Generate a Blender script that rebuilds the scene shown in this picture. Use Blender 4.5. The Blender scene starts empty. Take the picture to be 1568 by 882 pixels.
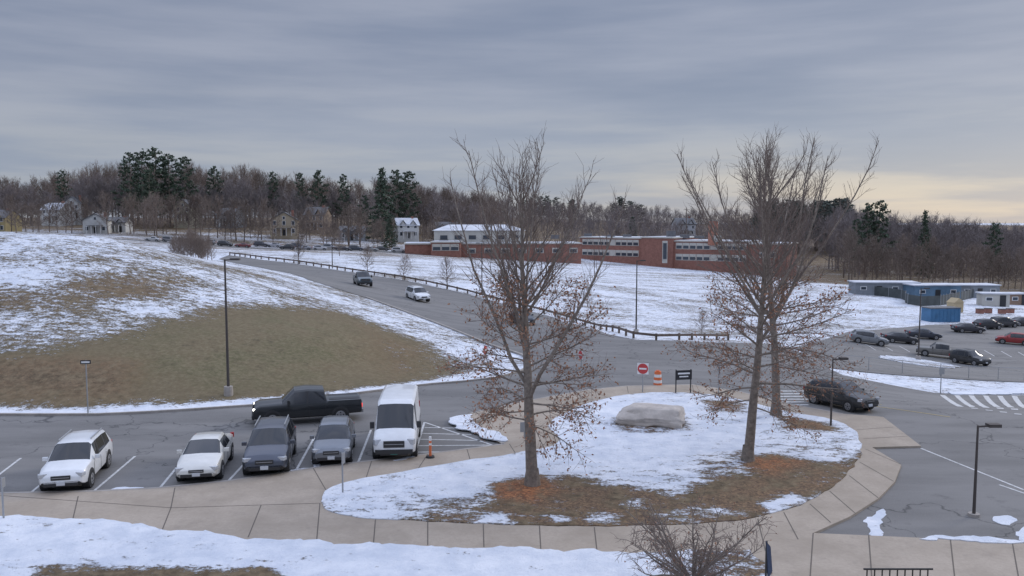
import bpy, math, random, bmesh
import numpy as np
from collections import Counter
from mathutils import Vector
from mathutils import noise as mn
from mathutils.geometry import delaunay_2d_cdt
random.seed(7); rng=np.random.default_rng(7)
scene=bpy.context.scene
R=math.radians
# ------------------------------------------------------------ camera
F=1250.0; CH=11.0; TH=math.atan(101/1250)
cd=bpy.data.cameras.new("camera"); cam=bpy.data.objects.new("camera",cd)
scene.collection.objects.link(cam); cam.location=(0,0,CH); cam.rotation_euler=(math.pi/2-TH,0,0)
cd.sensor_width=36; cd.lens=36*F/1568; cd.clip_start=0.1; cd.clip_end=8000
scene.camera=cam
scene.view_settings.view_transform='Standard'; scene.view_settings.look='None'; scene.view_settings.exposure=0
def ray(u,v):
    xc=(u-784)/F; yc=(441-v)/F
    return (xc, math.cos(TH)+yc*math.sin(TH), -math.sin(TH)+yc*math.cos(TH))
def onray(u,v,d):
    r=ray(u,v); k=d/r[1]; return (r[0]*k,d,CH+r[2]*k)
# ------------------------------------------------------------ surveyed terrain (thin plate spline)
C=[onray(*a) for a in [
 (-120,357,88),(0,356,85),(60,357,85),(150,361,84),(250,386,88),(320,401,95),(400,413,98),(500,441,94),(600,475,86),(700,510,78),
 (350,485,66),(100,450,66),(100,540,54),(600,530,66),(500,520,62),(200,400,76),(-120,450,66),
 (770,531,74),(350,395,165),(450,412,140),(550,432,122),(640,458,104),(760,500,85),(860,502,84),(960,530,75),(977,512,95),
 (1130,525,84),(1200,560,66),(1060,560,65),(900,560,62),(700,420,150),(800,430,150),(700,400,200),(900,420,200),(1100,430,200),(1250,450,170),
 (1350,480,140),(1400,550,92),(1500,560,88),(1330,530,96),(1500,500,125),(1430,605,60),(1560,610,60),(1000,408,262),(650,390,250),
 (1200,420,260),(1450,440,230),(1560,445,230),(300,372,260),(440,382,255),(560,385,240),(100,353,300),(440,350,325),(600,362,320),
 (-100,352,300),(60,360,220)]]
C+=[(x,y,0) for x in (-70,-35,-12,10,35,60) for y in (25,43)]
C+=[(-12,50.5,0),(0,55,0),(14,52,0),(-80,135,4),(-50,135,4),(-130,90,9),(-180,150,7),(-10,62,0),(-4,68,0),(8,62,0),(110,90,-5),(110,60,-3),(180,200,-8),(180,320,-8),(-200,320,10),(0,350,3),(60,340,-3),(90,340,-6),
    (-200,450,12),(0,450,7),(150,450,-2),(-200,650,14),(0,650,14),(200,650,6),(400,500,0),(-400,500,12),(-500,200,9),(500,200,-5)]
C=np.array(C,float)
def _phi(r2): return np.where(r2>1e-9, r2*np.log(np.maximum(r2,1e-9)),0.0)
XY=C[:,:2]/100.0; N=len(C)
K=_phi(((XY[:,None]-XY[None])**2).sum(-1)) + np.eye(N)*0.002
Pm=np.hstack([np.ones((N,1)),XY]); A=np.zeros((N+3,N+3)); A[:N,:N]=K; A[:N,N:]=Pm; A[N:,:N]=Pm.T
W=np.linalg.solve(A,np.concatenate([C[:,2],np.zeros(3)]))
def sst(t): t=np.clip(t,0,1); return t*t*(3-2*t)
def T(x,y):
    x=np.atleast_1d(np.asarray(x,float)); y=np.atleast_1d(np.asarray(y,float))
    out=np.zeros(x.shape)
    xs=np.clip(x,-500,500)/100; ys=np.clip(y,0,700)/100
    fx=xs.ravel(); fy=ys.ravel(); o=out.ravel()
    for a in range(0,len(fx),20000):
        q=np.stack([fx[a:a+20000],fy[a:a+20000]],1)
        kk=_phi(((q[:,None]-XY[None])**2).sum(-1))
        o[a:a+20000]=kk@W[:N]+W[N]+q@W[N+1:]
    o=np.clip(o.reshape(x.shape),-10,16)
    return o*sst((y-43)/10.0)
def tz(x,y): return float(T(x,y)[0])
def site(u,v,lo=8.0):
    r=ray(u,v)
    ds=np.concatenate([np.arange(lo,200,0.5),np.arange(200,700,2.0)])
    xs=r[0]/r[1]*ds; zs=CH+r[2]/r[1]*ds
    h=T(xs,ds); b=np.where(zs<h)[0]
    if len(b)==0: d=400.0
    else:
        i=max(b[0],1); d0,d1=ds[i-1],ds[i]
        f0=zs[i-1]-h[i-1]; f1=zs[i]-h[i]; d=d0+(d1-d0)*f0/(f0-f1+1e-12)
    x=r[0]/r[1]*d
    return Vector((x,d,tz(x,d)))
# ------------------------------------------------------------ materials
def newmat(name,col,rough=0.8,metal=0.0,var=0.0,scale=5.0,bump=0.0,emit=None,coat=0.0,spec=None):
    m=bpy.data.materials.new(name); m.use_nodes=True; nt=m.node_tree; b=nt.nodes['Principled BSDF']
    b.inputs['Base Color'].default_value=(*col,1); b.inputs['Roughness'].default_value=rough; b.inputs['Metallic'].default_value=metal
    if coat: b.inputs['Coat Weight'].default_value=coat
    if spec is not None: b.inputs['Specular IOR Level'].default_value=spec
    if emit: b.inputs['Emission Color'].default_value=(*emit[:3],1); b.inputs['Emission Strength'].default_value=emit[3]
    if var>0 or bump>0:
        g=nt.nodes.new('ShaderNodeNewGeometry'); n=nt.nodes.new('ShaderNodeTexNoise'); n.inputs['Scale'].default_value=scale; n.inputs['Detail'].default_value=6; n.inputs['Roughness'].default_value=0.65
        nt.links.new(g.outputs['Position'],n.inputs['Vector'])
        if var>0:
            r=nt.nodes.new('ShaderNodeValToRGB'); r.color_ramp.elements[0].position=0.3; r.color_ramp.elements[1].position=0.7
            r.color_ramp.elements[0].color=(*[c*(1-var) for c in col],1); r.color_ramp.elements[1].color=(*[min(1,c*(1+var)) for c in col],1)
            nt.links.new(n.outputs['Fac'],r.inputs['Fac']); nt.links.new(r.outputs['Color'],b.inputs['Base Color'])
        if bump>0:
            bp=nt.nodes.new('ShaderNodeBump'); bp.inputs['Strength'].default_value=bump; bp.inputs['Distance'].default_value=0.05
            nt.links.new(n.outputs['Fac'],bp.inputs['Height']); nt.links.new(bp.outputs['Normal'],b.inputs['Normal'])
    return m
class NT:
    def __init__(s,m): s.nt=m.node_tree; s.b=s.nt.nodes.get('Principled BSDF')
    def n(s,t,**k):
        x=s.nt.nodes.new(t)
        for a,v in k.items(): setattr(x,a,v)
        return x
    def l(s,a,b): s.nt.links.new(a,b)
    def noise(s,vec,scale,detail=6,rough=0.6):
        n=s.n('ShaderNodeTexNoise'); n.inputs['Scale'].default_value=scale; n.inputs['Detail'].default_value=detail; n.inputs['Roughness'].default_value=rough; s.l(vec,n.inputs['Vector']); return n.outputs['Fac']
    def math(s,op,a,b=None,clamp=False):
        n=s.n('ShaderNodeMath',operation=op,use_clamp=clamp)
        for i,x in enumerate((a,b)):
            if x is None: continue
            if isinstance(x,(int,float)): n.inputs[i].default_value=x
            else: s.l(x,n.inputs[i])
        return n.outputs[0]
    def mix(s,f,a,b):
        n=s.n('ShaderNodeMix',data_type='RGBA')
        if isinstance(f,(int,float)): n.inputs[0].default_value=f
        else: s.l(f,n.inputs[0])
        for i,x in ((6,a),(7,b)):
            if isinstance(x,tuple): n.inputs[i].default_value=(*x,1)
            else: s.l(x,n.inputs[i])
        return n.outputs[2]
    def rng(s,v,a,b,c=0.0,d=1.0):
        n=s.n('ShaderNodeMapRange',interpolation_type='SMOOTHSTEP'); s.l(v,n.inputs[0])
        for i,x in enumerate((a,b,c,d)): n.inputs[i+1].default_value=x
        return n.outputs[0]
    def mapv(s,vec,sc,rot=(0,0,0)):
        n=s.n('ShaderNodeMapping'); n.inputs['Scale'].default_value=sc; n.inputs['Rotation'].default_value=rot; s.l(vec,n.inputs[0]); return n.outputs[0]
def ground_mat():
    m=bpy.data.materials.new("ground_snow_grass"); m.use_nodes=True; t=NT(m)
    g=t.n('ShaderNodeNewGeometry').outputs['Position']
    at=t.n('ShaderNodeAttribute',attribute_name='zone'); sep=t.n('ShaderNodeSeparateColor'); t.l(at.outputs['Color'],sep.inputs[0])
    S,L,G=sep.outputs[0],sep.outputs[1],sep.outputs[2]
    n1=t.noise(t.mapv(g,(0.8,1.5,1.0),(0,0,0.5)),1.5,10,0.78)
    n2=t.noise(t.mapv(g,(0.5,1.0,0.6),(0,0,0.45)),0.17,5,0.6)
    n3=t.noise(g,6.0,5,0.75)
    a=t.math('MULTIPLY',t.math('SUBTRACT',n1,0.5),1.9)
    b=t.math('MULTIPLY',t.math('SUBTRACT',n2,0.5),1.0)
    c=t.math('MULTIPLY',t.math('SUBTRACT',n3,0.5),1.1)
    v=t.math('ADD',t.math('ADD',S,a),t.math('ADD',b,c))
    mask=t.rng(v,0.38,0.62)
    gr=t.mix(t.rng(t.noise(g,2.2,7,0.7),0.35,0.65),(0.09,0.068,0.042),(0.22,0.17,0.105))
    gg=t.mix(t.rng(t.noise(g,0.22,6,0.65),0.38,0.62),(0.145,0.112,0.065),(0.112,0.103,0.052))
    gg=t.mix(t.rng(t.noise(g,3.5,8,0.8),0.38,0.66),gg,(0.21,0.175,0.108))
    gg=t.mix(t.rng(t.noise(g,1.1,8,0.8),0.50,0.70,0,0.75),gg,(0.075,0.06,0.038))
    grass=t.mix(G,gr,gg)
    def leafc(c0,c1,c2,sc_):
        vo=t.n('ShaderNodeTexVoronoi'); vo.inputs['Scale'].default_value=sc_; t.l(g,vo.inputs['Vector'])
        cr=t.n('ShaderNodeValToRGB'); e=cr.color_ramp.elements; e[0].color=(*c0,1); e[1].color=(*c2,1); x=cr.color_ramp.elements.new(0.5); x.color=(*c1,1)
        sc=t.n('ShaderNodeSeparateColor'); t.l(vo.outputs['Color'],sc.inputs[0]); t.l(sc.outputs[0],cr.inputs[0]); return cr.outputs[0]
    brown=leafc((0.09,0.06,0.042),(0.165,0.11,0.07),(0.27,0.175,0.10),13.0)
    orange=leafc((0.15,0.065,0.04),(0.31,0.13,0.06),(0.46,0.20,0.09),13.0)
    brown=t.mix(t.rng(t.noise(g,0.8,7,0.7),0.42,0.62),brown,gr)
    base=t.mix(L,grass,t.mix(t.math('MULTIPLY',G,t.rng(t.noise(g,2.0,5,0.7),0.3,0.6)),brown,orange))
    snow=t.mix(t.rng(t.noise(g,0.9,7,0.7),0.3,0.7),(0.58,0.62,0.69),(0.76,0.78,0.82))
    col=t.mix(mask,base,snow); t.l(col,t.b.inputs['Base Color'])
    t.b.inputs['Roughness'].default_value=0.9; t.b.inputs['Specular IOR Level'].default_value=0.2
    bp=t.n('ShaderNodeBump'); bp.inputs['Strength'].default_value=0.75; bp.inputs['Distance'].default_value=0.14
    h=t.math('ADD',t.math('MULTIPLY',mask,0.6),t.math('MULTIPLY',t.noise(g,1.6,9,0.75),0.9)); t.l(h,bp.inputs['Height']); t.l(bp.outputs['Normal'],t.b.inputs['Normal'])
    return m
def asphalt_mat():
    m=bpy.data.materials.new("asphalt"); m.use_nodes=True; t=NT(m); g=t.n('ShaderNodeNewGeometry').outputs['Position']
    c=t.mix(t.rng(t.noise(t.mapv(g,(0.35,1.3,1)),0.35,6,0.6),0.32,0.68),(0.125,0.122,0.118),(0.19,0.184,0.177))
    c=t.mix(t.rng(t.noise(g,22,4,0.8),0.3,0.8,0,0.6),c,(0.26,0.25,0.24))
    c=t.mix(t.rng(t.noise(g,0.8,6,0.7),0.56,0.74,0,0.6),c,(0.085,0.083,0.082))
    vo=t.n('ShaderNodeTexVoronoi',feature='DISTANCE_TO_EDGE'); vo.inputs['Scale'].default_value=0.13
    w=t.n('ShaderNodeTexNoise'); w.inputs['Scale'].default_value=0.6; w.inputs['Detail'].default_value=5; t.l(g,w.inputs['Vector'])
    va=t.n('ShaderNodeVectorMath',operation='MULTIPLY_ADD'); t.l(w.outputs['Color'],va.inputs[0]); va.inputs[1].default_value=(4,4,0); t.l(g,va.inputs[2]); t.l(va.outputs[0],vo.inputs['Vector'])
    cr=t.rng(vo.outputs['Distance'],0.0,0.009,0.8,0.0)
    c=t.mix(cr,c,(0.06,0.06,0.06))
    t.l(c,t.b.inputs['Base Color']); t.b.inputs['Roughness'].default_value=0.85; t.b.inputs['Specular IOR Level'].default_value=0.3
    return m
def concrete_mat():
    m=bpy.data.materials.new("concrete_pavement"); m.use_nodes=True; t=NT(m); g=t.n('ShaderNodeNewGeometry').outputs['Position']
    c=t.mix(t.rng(t.noise(g,0.5,6,0.65),0.3,0.7),(0.32,0.268,0.21),(0.42,0.355,0.285))
    c=t.mix(t.rng(t.noise(g,7,7,0.8),0.35,0.75,0,0.55),c,(0.27,0.225,0.18))
    c=t.mix(t.rng(t.noise(g,1.3,6,0.7),0.55,0.75,0,0.5),c,(0.22,0.19,0.16)); t.l(c,t.b.inputs['Base Color']); t.b.inputs['Roughness'].default_value=0.9
    return m
def brick_mat():
    m=bpy.data.materials.new("brick"); m.use_nodes=True; t=NT(m); g=t.n('ShaderNodeNewGeometry').outputs['Position']
    c=t.mix(t.rng(t.noise(g,1.2,8,0.75),0.3,0.7),(0.22,0.10,0.075),(0.33,0.16,0.12)); t.l(c,t.b.inputs['Base Color']); t.b.inputs['Roughness'].default_value=0.9
    return m
M={}
M['ground']=ground_mat(); M['asphalt']=asphalt_mat(); M['concrete']=concrete_mat(); M['brick']=brick_mat()
M['kerb']=newmat('granite_kerb',(0.34,0.31,0.28),0.9,var=0.2,scale=2)
M['joint']=newmat('joint',(0.13,0.11,0.09),0.95)
M['paintw']=newmat('road_paint_white',(0.52,0.52,0.51),0.7,var=0.35,scale=6)
M['painty']=newmat('road_paint_yellow',(0.45,0.35,0.14),0.7,var=0.2,scale=6)
M['bark']=newmat('bark',(0.21,0.175,0.145),0.95,var=0.4,scale=6,bump=0.7)
M['twig']=newmat('twigs',(0.17,0.13,0.11),0.95,var=0.2,scale=1)
M['leaf']=newmat('dead_leaves',(0.31,0.165,0.10),0.9,var=0.4,scale=4)
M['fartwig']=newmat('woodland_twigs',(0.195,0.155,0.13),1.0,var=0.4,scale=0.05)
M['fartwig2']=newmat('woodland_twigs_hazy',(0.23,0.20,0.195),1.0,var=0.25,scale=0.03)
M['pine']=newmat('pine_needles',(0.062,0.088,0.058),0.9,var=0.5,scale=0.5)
M['metal_dark']=newmat('dark_metal',(0.035,0.035,0.035),0.5,0.3)
M['metal_brown']=newmat('bronze_metal',(0.07,0.06,0.055),0.6,0.2)
M['galv']=newmat('galvanised_steel',(0.35,0.36,0.37),0.5,0.5)
M['wood']=newmat('weathered_timber',(0.14,0.11,0.09),0.95,var=0.3,scale=3)
M['white']=newmat('white_paint',(0.75,0.75,0.74),0.6)
M['signblack']=newmat('sign_black',(0.02,0.02,0.022),0.6)
M['signred']=newmat('sign_red',(0.50,0.05,0.05),0.5)
M['orange']=newmat('orange_plastic',(0.70,0.17,0.06),0.6)
M['rock']=newmat('rock',(0.50,0.45,0.40),0.95,var=0.22,scale=1.8,bump=1.0)
M['glass']=newmat('car_glass',(0.02,0.023,0.028),0.08,spec=0.6)
M['tire']=newmat('tire',(0.02,0.02,0.02),0.85)
M['blackpl']=newmat('black_plastic',(0.03,0.03,0.032),0.55)
M['rim']=newmat('rim',(0.35,0.35,0.36),0.35,0.7)
M['lamp']=newmat('headlamp',(0.5,0.52,0.55),0.15,0.2)
M['lampon']=newmat('headlamp_lit',(1,1,0.95),0.2,emit=(1,0.97,0.88,3))
M['tail']=newmat('taillamp',(0.35,0.02,0.02),0.3)
M['tailon']=newmat('taillamp_lit',(0.5,0.02,0.02),0.3,emit=(1,0.05,0.03,1.5))
M['plate']=newmat('plate',(0.55,0.57,0.6),0.5)
M['plateg']=newmat('plate_teal',(0.05,0.30,0.25),0.5)
M['win']=newmat('window_glass',(0.05,0.06,0.075),0.15,spec=0.5)
M['roofg']=newmat('roof_shingle',(0.14,0.14,0.145),0.9,var=0.2,scale=2)
M['roofsnow']=newmat('roof_snow',(0.58,0.60,0.64),0.9,var=0.2,scale=0.3)
M['cream']=newmat('cream_panel',(0.50,0.48,0.43),0.8,var=0.08,scale=0.5)
M['blue']=newmat('blue_container',(0.06,0.17,0.31),0.6,var=0.2,scale=1)
M['mesh']=newmat('dark_fence_fabric',(0.07,0.08,0.08),0.9,var=0.3,scale=0.6)
M['greysid']=newmat('grey_cladding',(0.22,0.24,0.26),0.8,var=0.2,scale=0.6)
M['tan']=newmat('tan_fabric',(0.45,0.36,0.22),0.9)
_pc={}
def paint(c,metal=0.2):
    k=(c,metal)
    if k not in _pc: _pc[k]=newmat('car_paint',c,0.32,metal,var=0.08,scale=2,coat=0.5)
    return _pc[k]
# ------------------------------------------------------------ mesh builder
class MB:
    def __init__(s): s.v=[]; s.f=[]; s.m=[]; s.mats=[]
    def mi(s,mat):
        if mat not in s.mats: s.mats.append(mat)
        return s.mats.index(mat)
    def add(s,vs,fs,mat):
        o=len(s.v); s.v+= [tuple(p) for p in vs]; k=s.mi(mat)
        for f in fs: s.f.append([o+i for i in f]); s.m.append(k)
    def box(s,c,d,mat,rz=0.0,taper=1.0):
        hx,hy,hz=d[0]/2,d[1]/2,d[2]/2; cs,sn=math.cos(rz),math.sin(rz); vs=[]
        for z,k in ((-hz,1),(hz,taper)):
            for x,y in ((-hx,-hy),(hx,-hy),(hx,hy),(-hx,hy)):
                x*=k;y*=k; vs.append((c[0]+x*cs-y*sn,c[1]+x*sn+y*cs,c[2]+z))
        s.add(vs,[(0,3,2,1),(4,5,6,7),(0,1,5,4),(1,2,6,5),(2,3,7,6),(3,0,4,7)],mat)
    def cyl(s,p0,p1,r0,r1,n,mat,cap=True):
        p0=Vector(p0);p1=Vector(p1); d=(p1-p0).normalized(); a=d.orthogonal().normalized(); b=d.cross(a); vs=[]
        for p,r in ((p0,r0),(p1,r1)):
            for i in range(n):
                t=2*math.pi*i/n; vs.append(p+a*math.cos(t)*r+b*math.sin(t)*r)
        fs=[(i,(i+1)%n,n+(i+1)%n,n+i) for i in range(n)]
        if cap: fs+= [tuple(range(n))[::-1],tuple(range(n,2*n))]
        s.add(vs,fs,mat)
    def beam(s,p0,p1,w,h,mat):
        p0=Vector(p0);p1=Vector(p1); d=(p1-p0).normalized(); sd=Vector((d.y,-d.x,0)).normalized()*w/2; up=Vector((0,0,h/2)); vs=[]
        for p in (p0,p1): vs+=[p-sd-up,p+sd-up,p+sd+up,p-sd+up]
        s.add(vs,[(0,1,2,3),(7,6,5,4),(0,4,5,1),(1,5,6,2),(2,6,7,3),(3,7,4,0)],mat)
    def obj(s,name,loc=(0,0,0),rz=0.0,smooth=False,bevel=0.0,angle=35):
        me=bpy.data.meshes.new(name); me.from_pydata(s.v,[],s.f); me.update()
        for m in s.mats: me.materials.append(m)
        me.polygons.foreach_set('material_index',s.m)
        bm=bmesh.new(); bm.from_mesh(me); bmesh.ops.recalc_face_normals(bm,faces=bm.faces); bm.to_mesh(me); bm.free()
        o=bpy.data.objects.new(name,me); scene.collection.objects.link(o); o.location=loc; o.rotation_euler=(0,0,rz)
        if bevel:
            b=o.modifiers.new('b','BEVEL'); b.width=bevel; b.segments=2; b.limit_method='ANGLE'; b.angle_limit=R(30)
        if smooth:
            me.polygons.foreach_set('use_smooth',[True]*len(me.polygons)); me.set_sharp_from_angle(angle=R(angle))
        return o
def np_obj(name,parts,loc=(0,0,0)):
    Vs=[];Fs=[];mi=[];mats=[];o=0
    for Vv,Ff,mt in parts:
        if len(Ff)==0: continue
        if mt not in mats: mats.append(mt)
        Vs.append(Vv);Fs.append(Ff+o);mi.append(np.full(len(Ff),mats.index(mt)));o+=len(Vv)
    V=np.concatenate(Vs).astype(np.float32);Fq=np.concatenate(Fs).astype(np.int32);mi=np.concatenate(mi).astype(np.int32)
    me=bpy.data.meshes.new(name); me.vertices.add(len(V)); me.vertices.foreach_set('co',V.ravel())
    me.loops.add(Fq.size); me.loops.foreach_set('vertex_index',Fq.ravel()); me.polygons.add(len(Fq))
    me.polygons.foreach_set('loop_start',np.arange(0,Fq.size,4,dtype=np.int32)); me.polygons.foreach_set('loop_total',np.full(len(Fq),4,dtype=np.int32))
    me.polygons.foreach_set('material_index',mi)
    for m in mats: me.materials.append(m)
    me.update(calc_edges=True); me.validate()
    ob=bpy.data.objects.new(name,me); scene.collection.objects.link(ob); ob.location=loc
    return ob
# ------------------------------------------------------------ zones
def inpoly(px,py,poly):
    c=np.zeros(px.shape,bool); n=len(poly)
    for i in range(n):
        x0,y0=poly[i];x1,y1=poly[(i+1)%n]
        if y0==y1: continue
        k=((y0>py)!=(y1>py))&(px<(x1-x0)*(py-y0)/(y1-y0)+x0); c^=k
    return c
def sdist(px,py,poly):
    d=np.full(px.shape,1e9); n=len(poly)
    for i in range(n):
        x0,y0=poly[i];x1,y1=poly[(i+1)%n]; dx,dy=x1-x0,y1-y0
        t=np.clip(((px-x0)*dx+(py-y0)*dy)/(dx*dx+dy*dy+1e-9),0,1); d=np.minimum(d,np.hypot(px-x0-t*dx,py-y0-t*dy))
    return np.where(inpoly(px,py,poly),-d,d)
def W2(pts): return [tuple(site(*p)[:2]) for p in pts]
REG=[]
def reg(pts,s,l,g,f=1.0,world=False): REG.append((pts if world else W2(pts),s,l,g,f))
reg([(-600,200),(-20,200),(20,262),(-10,300),(60,320),(900,330),(900,3000),(-900,3000)],0.46,0.4,0,12,True)
reg([(-600,300),(-10,305),(60,330),(900,330),(900,3000),(-900,3000)],0.2,0.5,0,12,True)
reg([(80,215),(300,180),(300,400),(60,300)],0.25,0.5,0,10,True)
reg([(-95,45),(-95,100),(-40,105),(-22,100),(-4,76),(-2,62),(-12,50),(-30,46)],0.50,0,0.2,3,True)
reg([(0,358),(150,363),(250,388),(230,410),(100,430),(-80,440)],0.62,0,0.1,3)
reg([(100,432),(200,425),(270,432),(250,455),(120,462)],0.30,0.45,0,2.5)
reg([(-60,450),(60,445),(80,470),(0,480),(-60,480)],0.36,0.3,0,3)
reg([(0,478),(200,462),(330,455),(340,470),(190,500),(60,520),(-60,525)],0.56,0,.2,2.5)
reg([(420,425),(560,465),(700,512),(765,535),(700,545),(640,515),(540,475)],0.62,0,0,1.5)
reg([(-90,552),(60,540),(190,520),(340,485),(450,478),(520,482),(640,540),(650,568),(560,588),(420,602),(300,611),(150,616),(40,612),(-90,610)],-0.24,0,1.0,4.5)
reg([(-90,562),(60,552),(200,560),(180,608),(-90,604)],-0.06,0.5,0.0,2.5)
reg([(560,500),(640,535),(655,570),(600,580),(580,540)],0.22,0.2,0.6,2.5)
reg([(-90,626),(150,626),(300,618),(420,608),(560,594),(700,575),(770,555),(825,560),(760,585),(600,606),(400,628),(150,642),(-90,642)],0.80,0,0,0.5)
def zone(x,y):
    s=np.full(x.shape,0.62);l=np.zeros(x.shape);g=np.full(x.shape,0.15)
    for p,S,L,G,f in REG:
        w=sst(0.5-sdist(x,y,p)/(2*f)); s=s*(1-w)+S*w; l=l*(1-w)+L*w; g=g*(1-w)+G*w
    return s,l,g
def setzone(me,x,y,zf=zone):
    s,l,g=zf(x,y); a=me.color_attributes.new('zone','FLOAT_COLOR','POINT'); c=np.ones((len(x),4),np.float32); c[:,0]=s;c[:,1]=l;c[:,2]=g
    a.data.foreach_set('color',c.ravel())
def axis(lo,hi,step,far,g=1.09):
    a=list(np.arange(lo,hi,step)); s=step; x=a[-1]
    while x<far: s*=g; x+=s; a.append(x)
    return a
ya=axis(-30,180,0.65,4000)
xp=axis(0,95,0.65,4000); xa=sorted([-x for x in xp[1:]])+xp
X,Y=np.meshgrid(np.array(xa),np.array(ya)); Z=T(X,Y)
nx,ny=len(xa),len(ya); idx=np.arange(nx*ny).reshape(ny,nx)
Fq=np.stack([idx[:-1,:-1].ravel(),idx[:-1,1:].ravel(),idx[1:,1:].ravel(),idx[1:,:-1].ravel()],1)
gv=np.stack([X.ravel(),Y.ravel(),Z.ravel()],1)
go=np_obj('ground',[(gv,Fq,M['ground'])]); setzone(go.data,X.ravel(),Y.ravel())
go.data.polygons.foreach_set('use_smooth',[True]*len(go.data.polygons))
# ------------------------------------------------------------ draped sheets
def smoothpoly(p,it=2):
    for _ in range(it):
        q=[]
        for i in range(len(p)):
            a=p[i];b=p[(i+1)%len(p)]; q+=[(a[0]*.75+b[0]*.25,a[1]*.75+b[1]*.25),(a[0]*.25+b[0]*.75,a[1]*.25+b[1]*.75)]
        p=q
    return p
def drape(name,poly,off,mat,step=1.5,smooth=0,skirt=0.0,zf=None,jit=0.0,jf=None):
    if smooth: poly=smoothpoly(poly,smooth)
    pts=[]; es=step if not jit else 0.22
    for i in range(len(poly)):
        a=poly[i];b=poly[(i+1)%len(poly)]; n=max(1,int(math.hypot(b[0]-a[0],b[1]-a[1])/es))
        for k in range(n): pts.append((a[0]+(b[0]-a[0])*k/n,a[1]+(b[1]-a[1])*k/n))
    if jit:
        q=[]
        for (x,y) in pts:
            k=1.0 if jf is None or jf(x,y) else 0.0
            dx=(mn.noise(Vector((x*.9,y*.9,3.1)))+.5*mn.noise(Vector((x*3,y*3,1.7))))*jit*k; dy=(mn.noise(Vector((x*.9,y*.9,9.3)))+.5*mn.noise(Vector((x*3,y*3,5.7))))*jit*k
            q.append((x+dx,y+dy))
        pts=q
    nb=len(pts); P=np.array(pts); gx,gy=np.meshgrid(np.arange(P[:,0].min(),P[:,0].max(),step),np.arange(P[:,1].min(),P[:,1].max(),step))
    gx=gx.ravel()+0.013;gy=gy.ravel()+0.017; k=sdist(gx,gy,pts)<-step*0.3
    allp=[Vector(p) for p in pts]+[Vector((a,b)) for a,b in zip(gx[k],gy[k])]
    r=delaunay_2d_cdt(allp,[],[list(range(nb))],1,1e-5)
    vx=np.array([v[0] for v in r[0]]);vy=np.array([v[1] for v in r[0]]); vz=T(vx,vy)+off
    vs=[(a,b,c) for a,b,c in zip(vx,vy,vz)]; fs=[list(f) for f in r[2]]
    if skirt:
        ec=Counter()
        for f in fs:
            for i in range(len(f)): ec[tuple(sorted((f[i],f[(i+1)%len(f)])))]+=1
        for (a,b),c in ec.items():
            if c==1:
                o=len(vs); vs+=[vs[a],vs[b],(vs[b][0],vs[b][1],vs[b][2]-skirt),(vs[a][0],vs[a][1],vs[a][2]-skirt)]; fs.append([o,o+1,o+2,o+3])
    me=bpy.data.meshes.new(name); me.from_pydata(vs,[],fs); me.materials.append(mat); me.update()
    ob=bpy.data.objects.new(name,me); scene.collection.objects.link(ob)
    if zf: setzone(me,np.array([v[0] for v in vs]),np.array([v[1] for v in vs]),zf)
    return ob
def flatstrip(mb,a,b,w,z,mat,n=1):
    a=Vector(a[:2]);b=Vector(b[:2]); d=(b-a); sd=Vector((d.y,-d.x)).normalized()*w/2
    for i in range(n):
        p=a+d*i/n;q=a+d*(i+1)/n
        vs=[(c.x,c.y,tz(c.x,c.y)+z) for c in (p-sd,p+sd,q+sd,q-sd)]; mb.add(vs,[(0,1,2,3)],mat)
drape('road',W2([(-140,640),(0,637),(150,637),(300,629),(400,622),(540,605),(660,590),(760,580),(812,562),(800,545),(765,534),(700,508),(640,485),(560,456),(470,428),(400,410),(335,397),(350,391),(400,398),(450,404),(540,418),(620,430),(700,447),(760,463),(850,487),(930,512),(975,521),(1100,525),(1180,527),(1240,545),(1265,563),(1290,575),(1330,583),(1430,602),(1568,606),(1680,612),(1700,900),(-200,900)]),0.045,M['asphalt'],1.2)
drape('car_park',W2([(1215,532),(1300,508),(1420,498),(1660,490),(1660,590),(1568,586),(1440,579),(1330,571),(1262,563)]),0.05,M['asphalt'],1.5)
drape('snow_patch',W2([(1345,545),(1400,548),(1475,562),(1450,566),(1350,551)]),0.12,M['ground'],0.8,1,0.1,zone,.4)
drape('road',[(-115,232),(-60,236),(-20,246),(-28,262),(-70,258),(-120,250)],0.08,M['asphalt'],2.5,1)
SW=W2([(-60,761),(145,757),(240,752),(350,741),(500,718),(650,700),(772,684),(735,664),(690,648),(722,636),(800,618),(900,600),(960,594),(1060,592),(1130,602),(1210,622),(1290,637),(1352,642),(1410,687),(1335,689),(1380,716),(1370,742),(1345,768),(1300,797),(1245,822),(1400,829),(1600,840)])+[(24,24),(24,12),(-24,12),(-24,29)]
drape('pavement',SW,0.14,M['concrete'],1.2,0,0.14)
IS=W2([(488,765),(500,790),(560,800),(640,803),(800,810),(950,812),(1100,806),(1160,799),(1240,775),(1300,732),(1325,690),(1300,650),(1200,634),(1130,614),(1060,604),(960,606),(900,620),(830,652),(868,682),(810,697),(700,712),(600,730),(520,745)])
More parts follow.
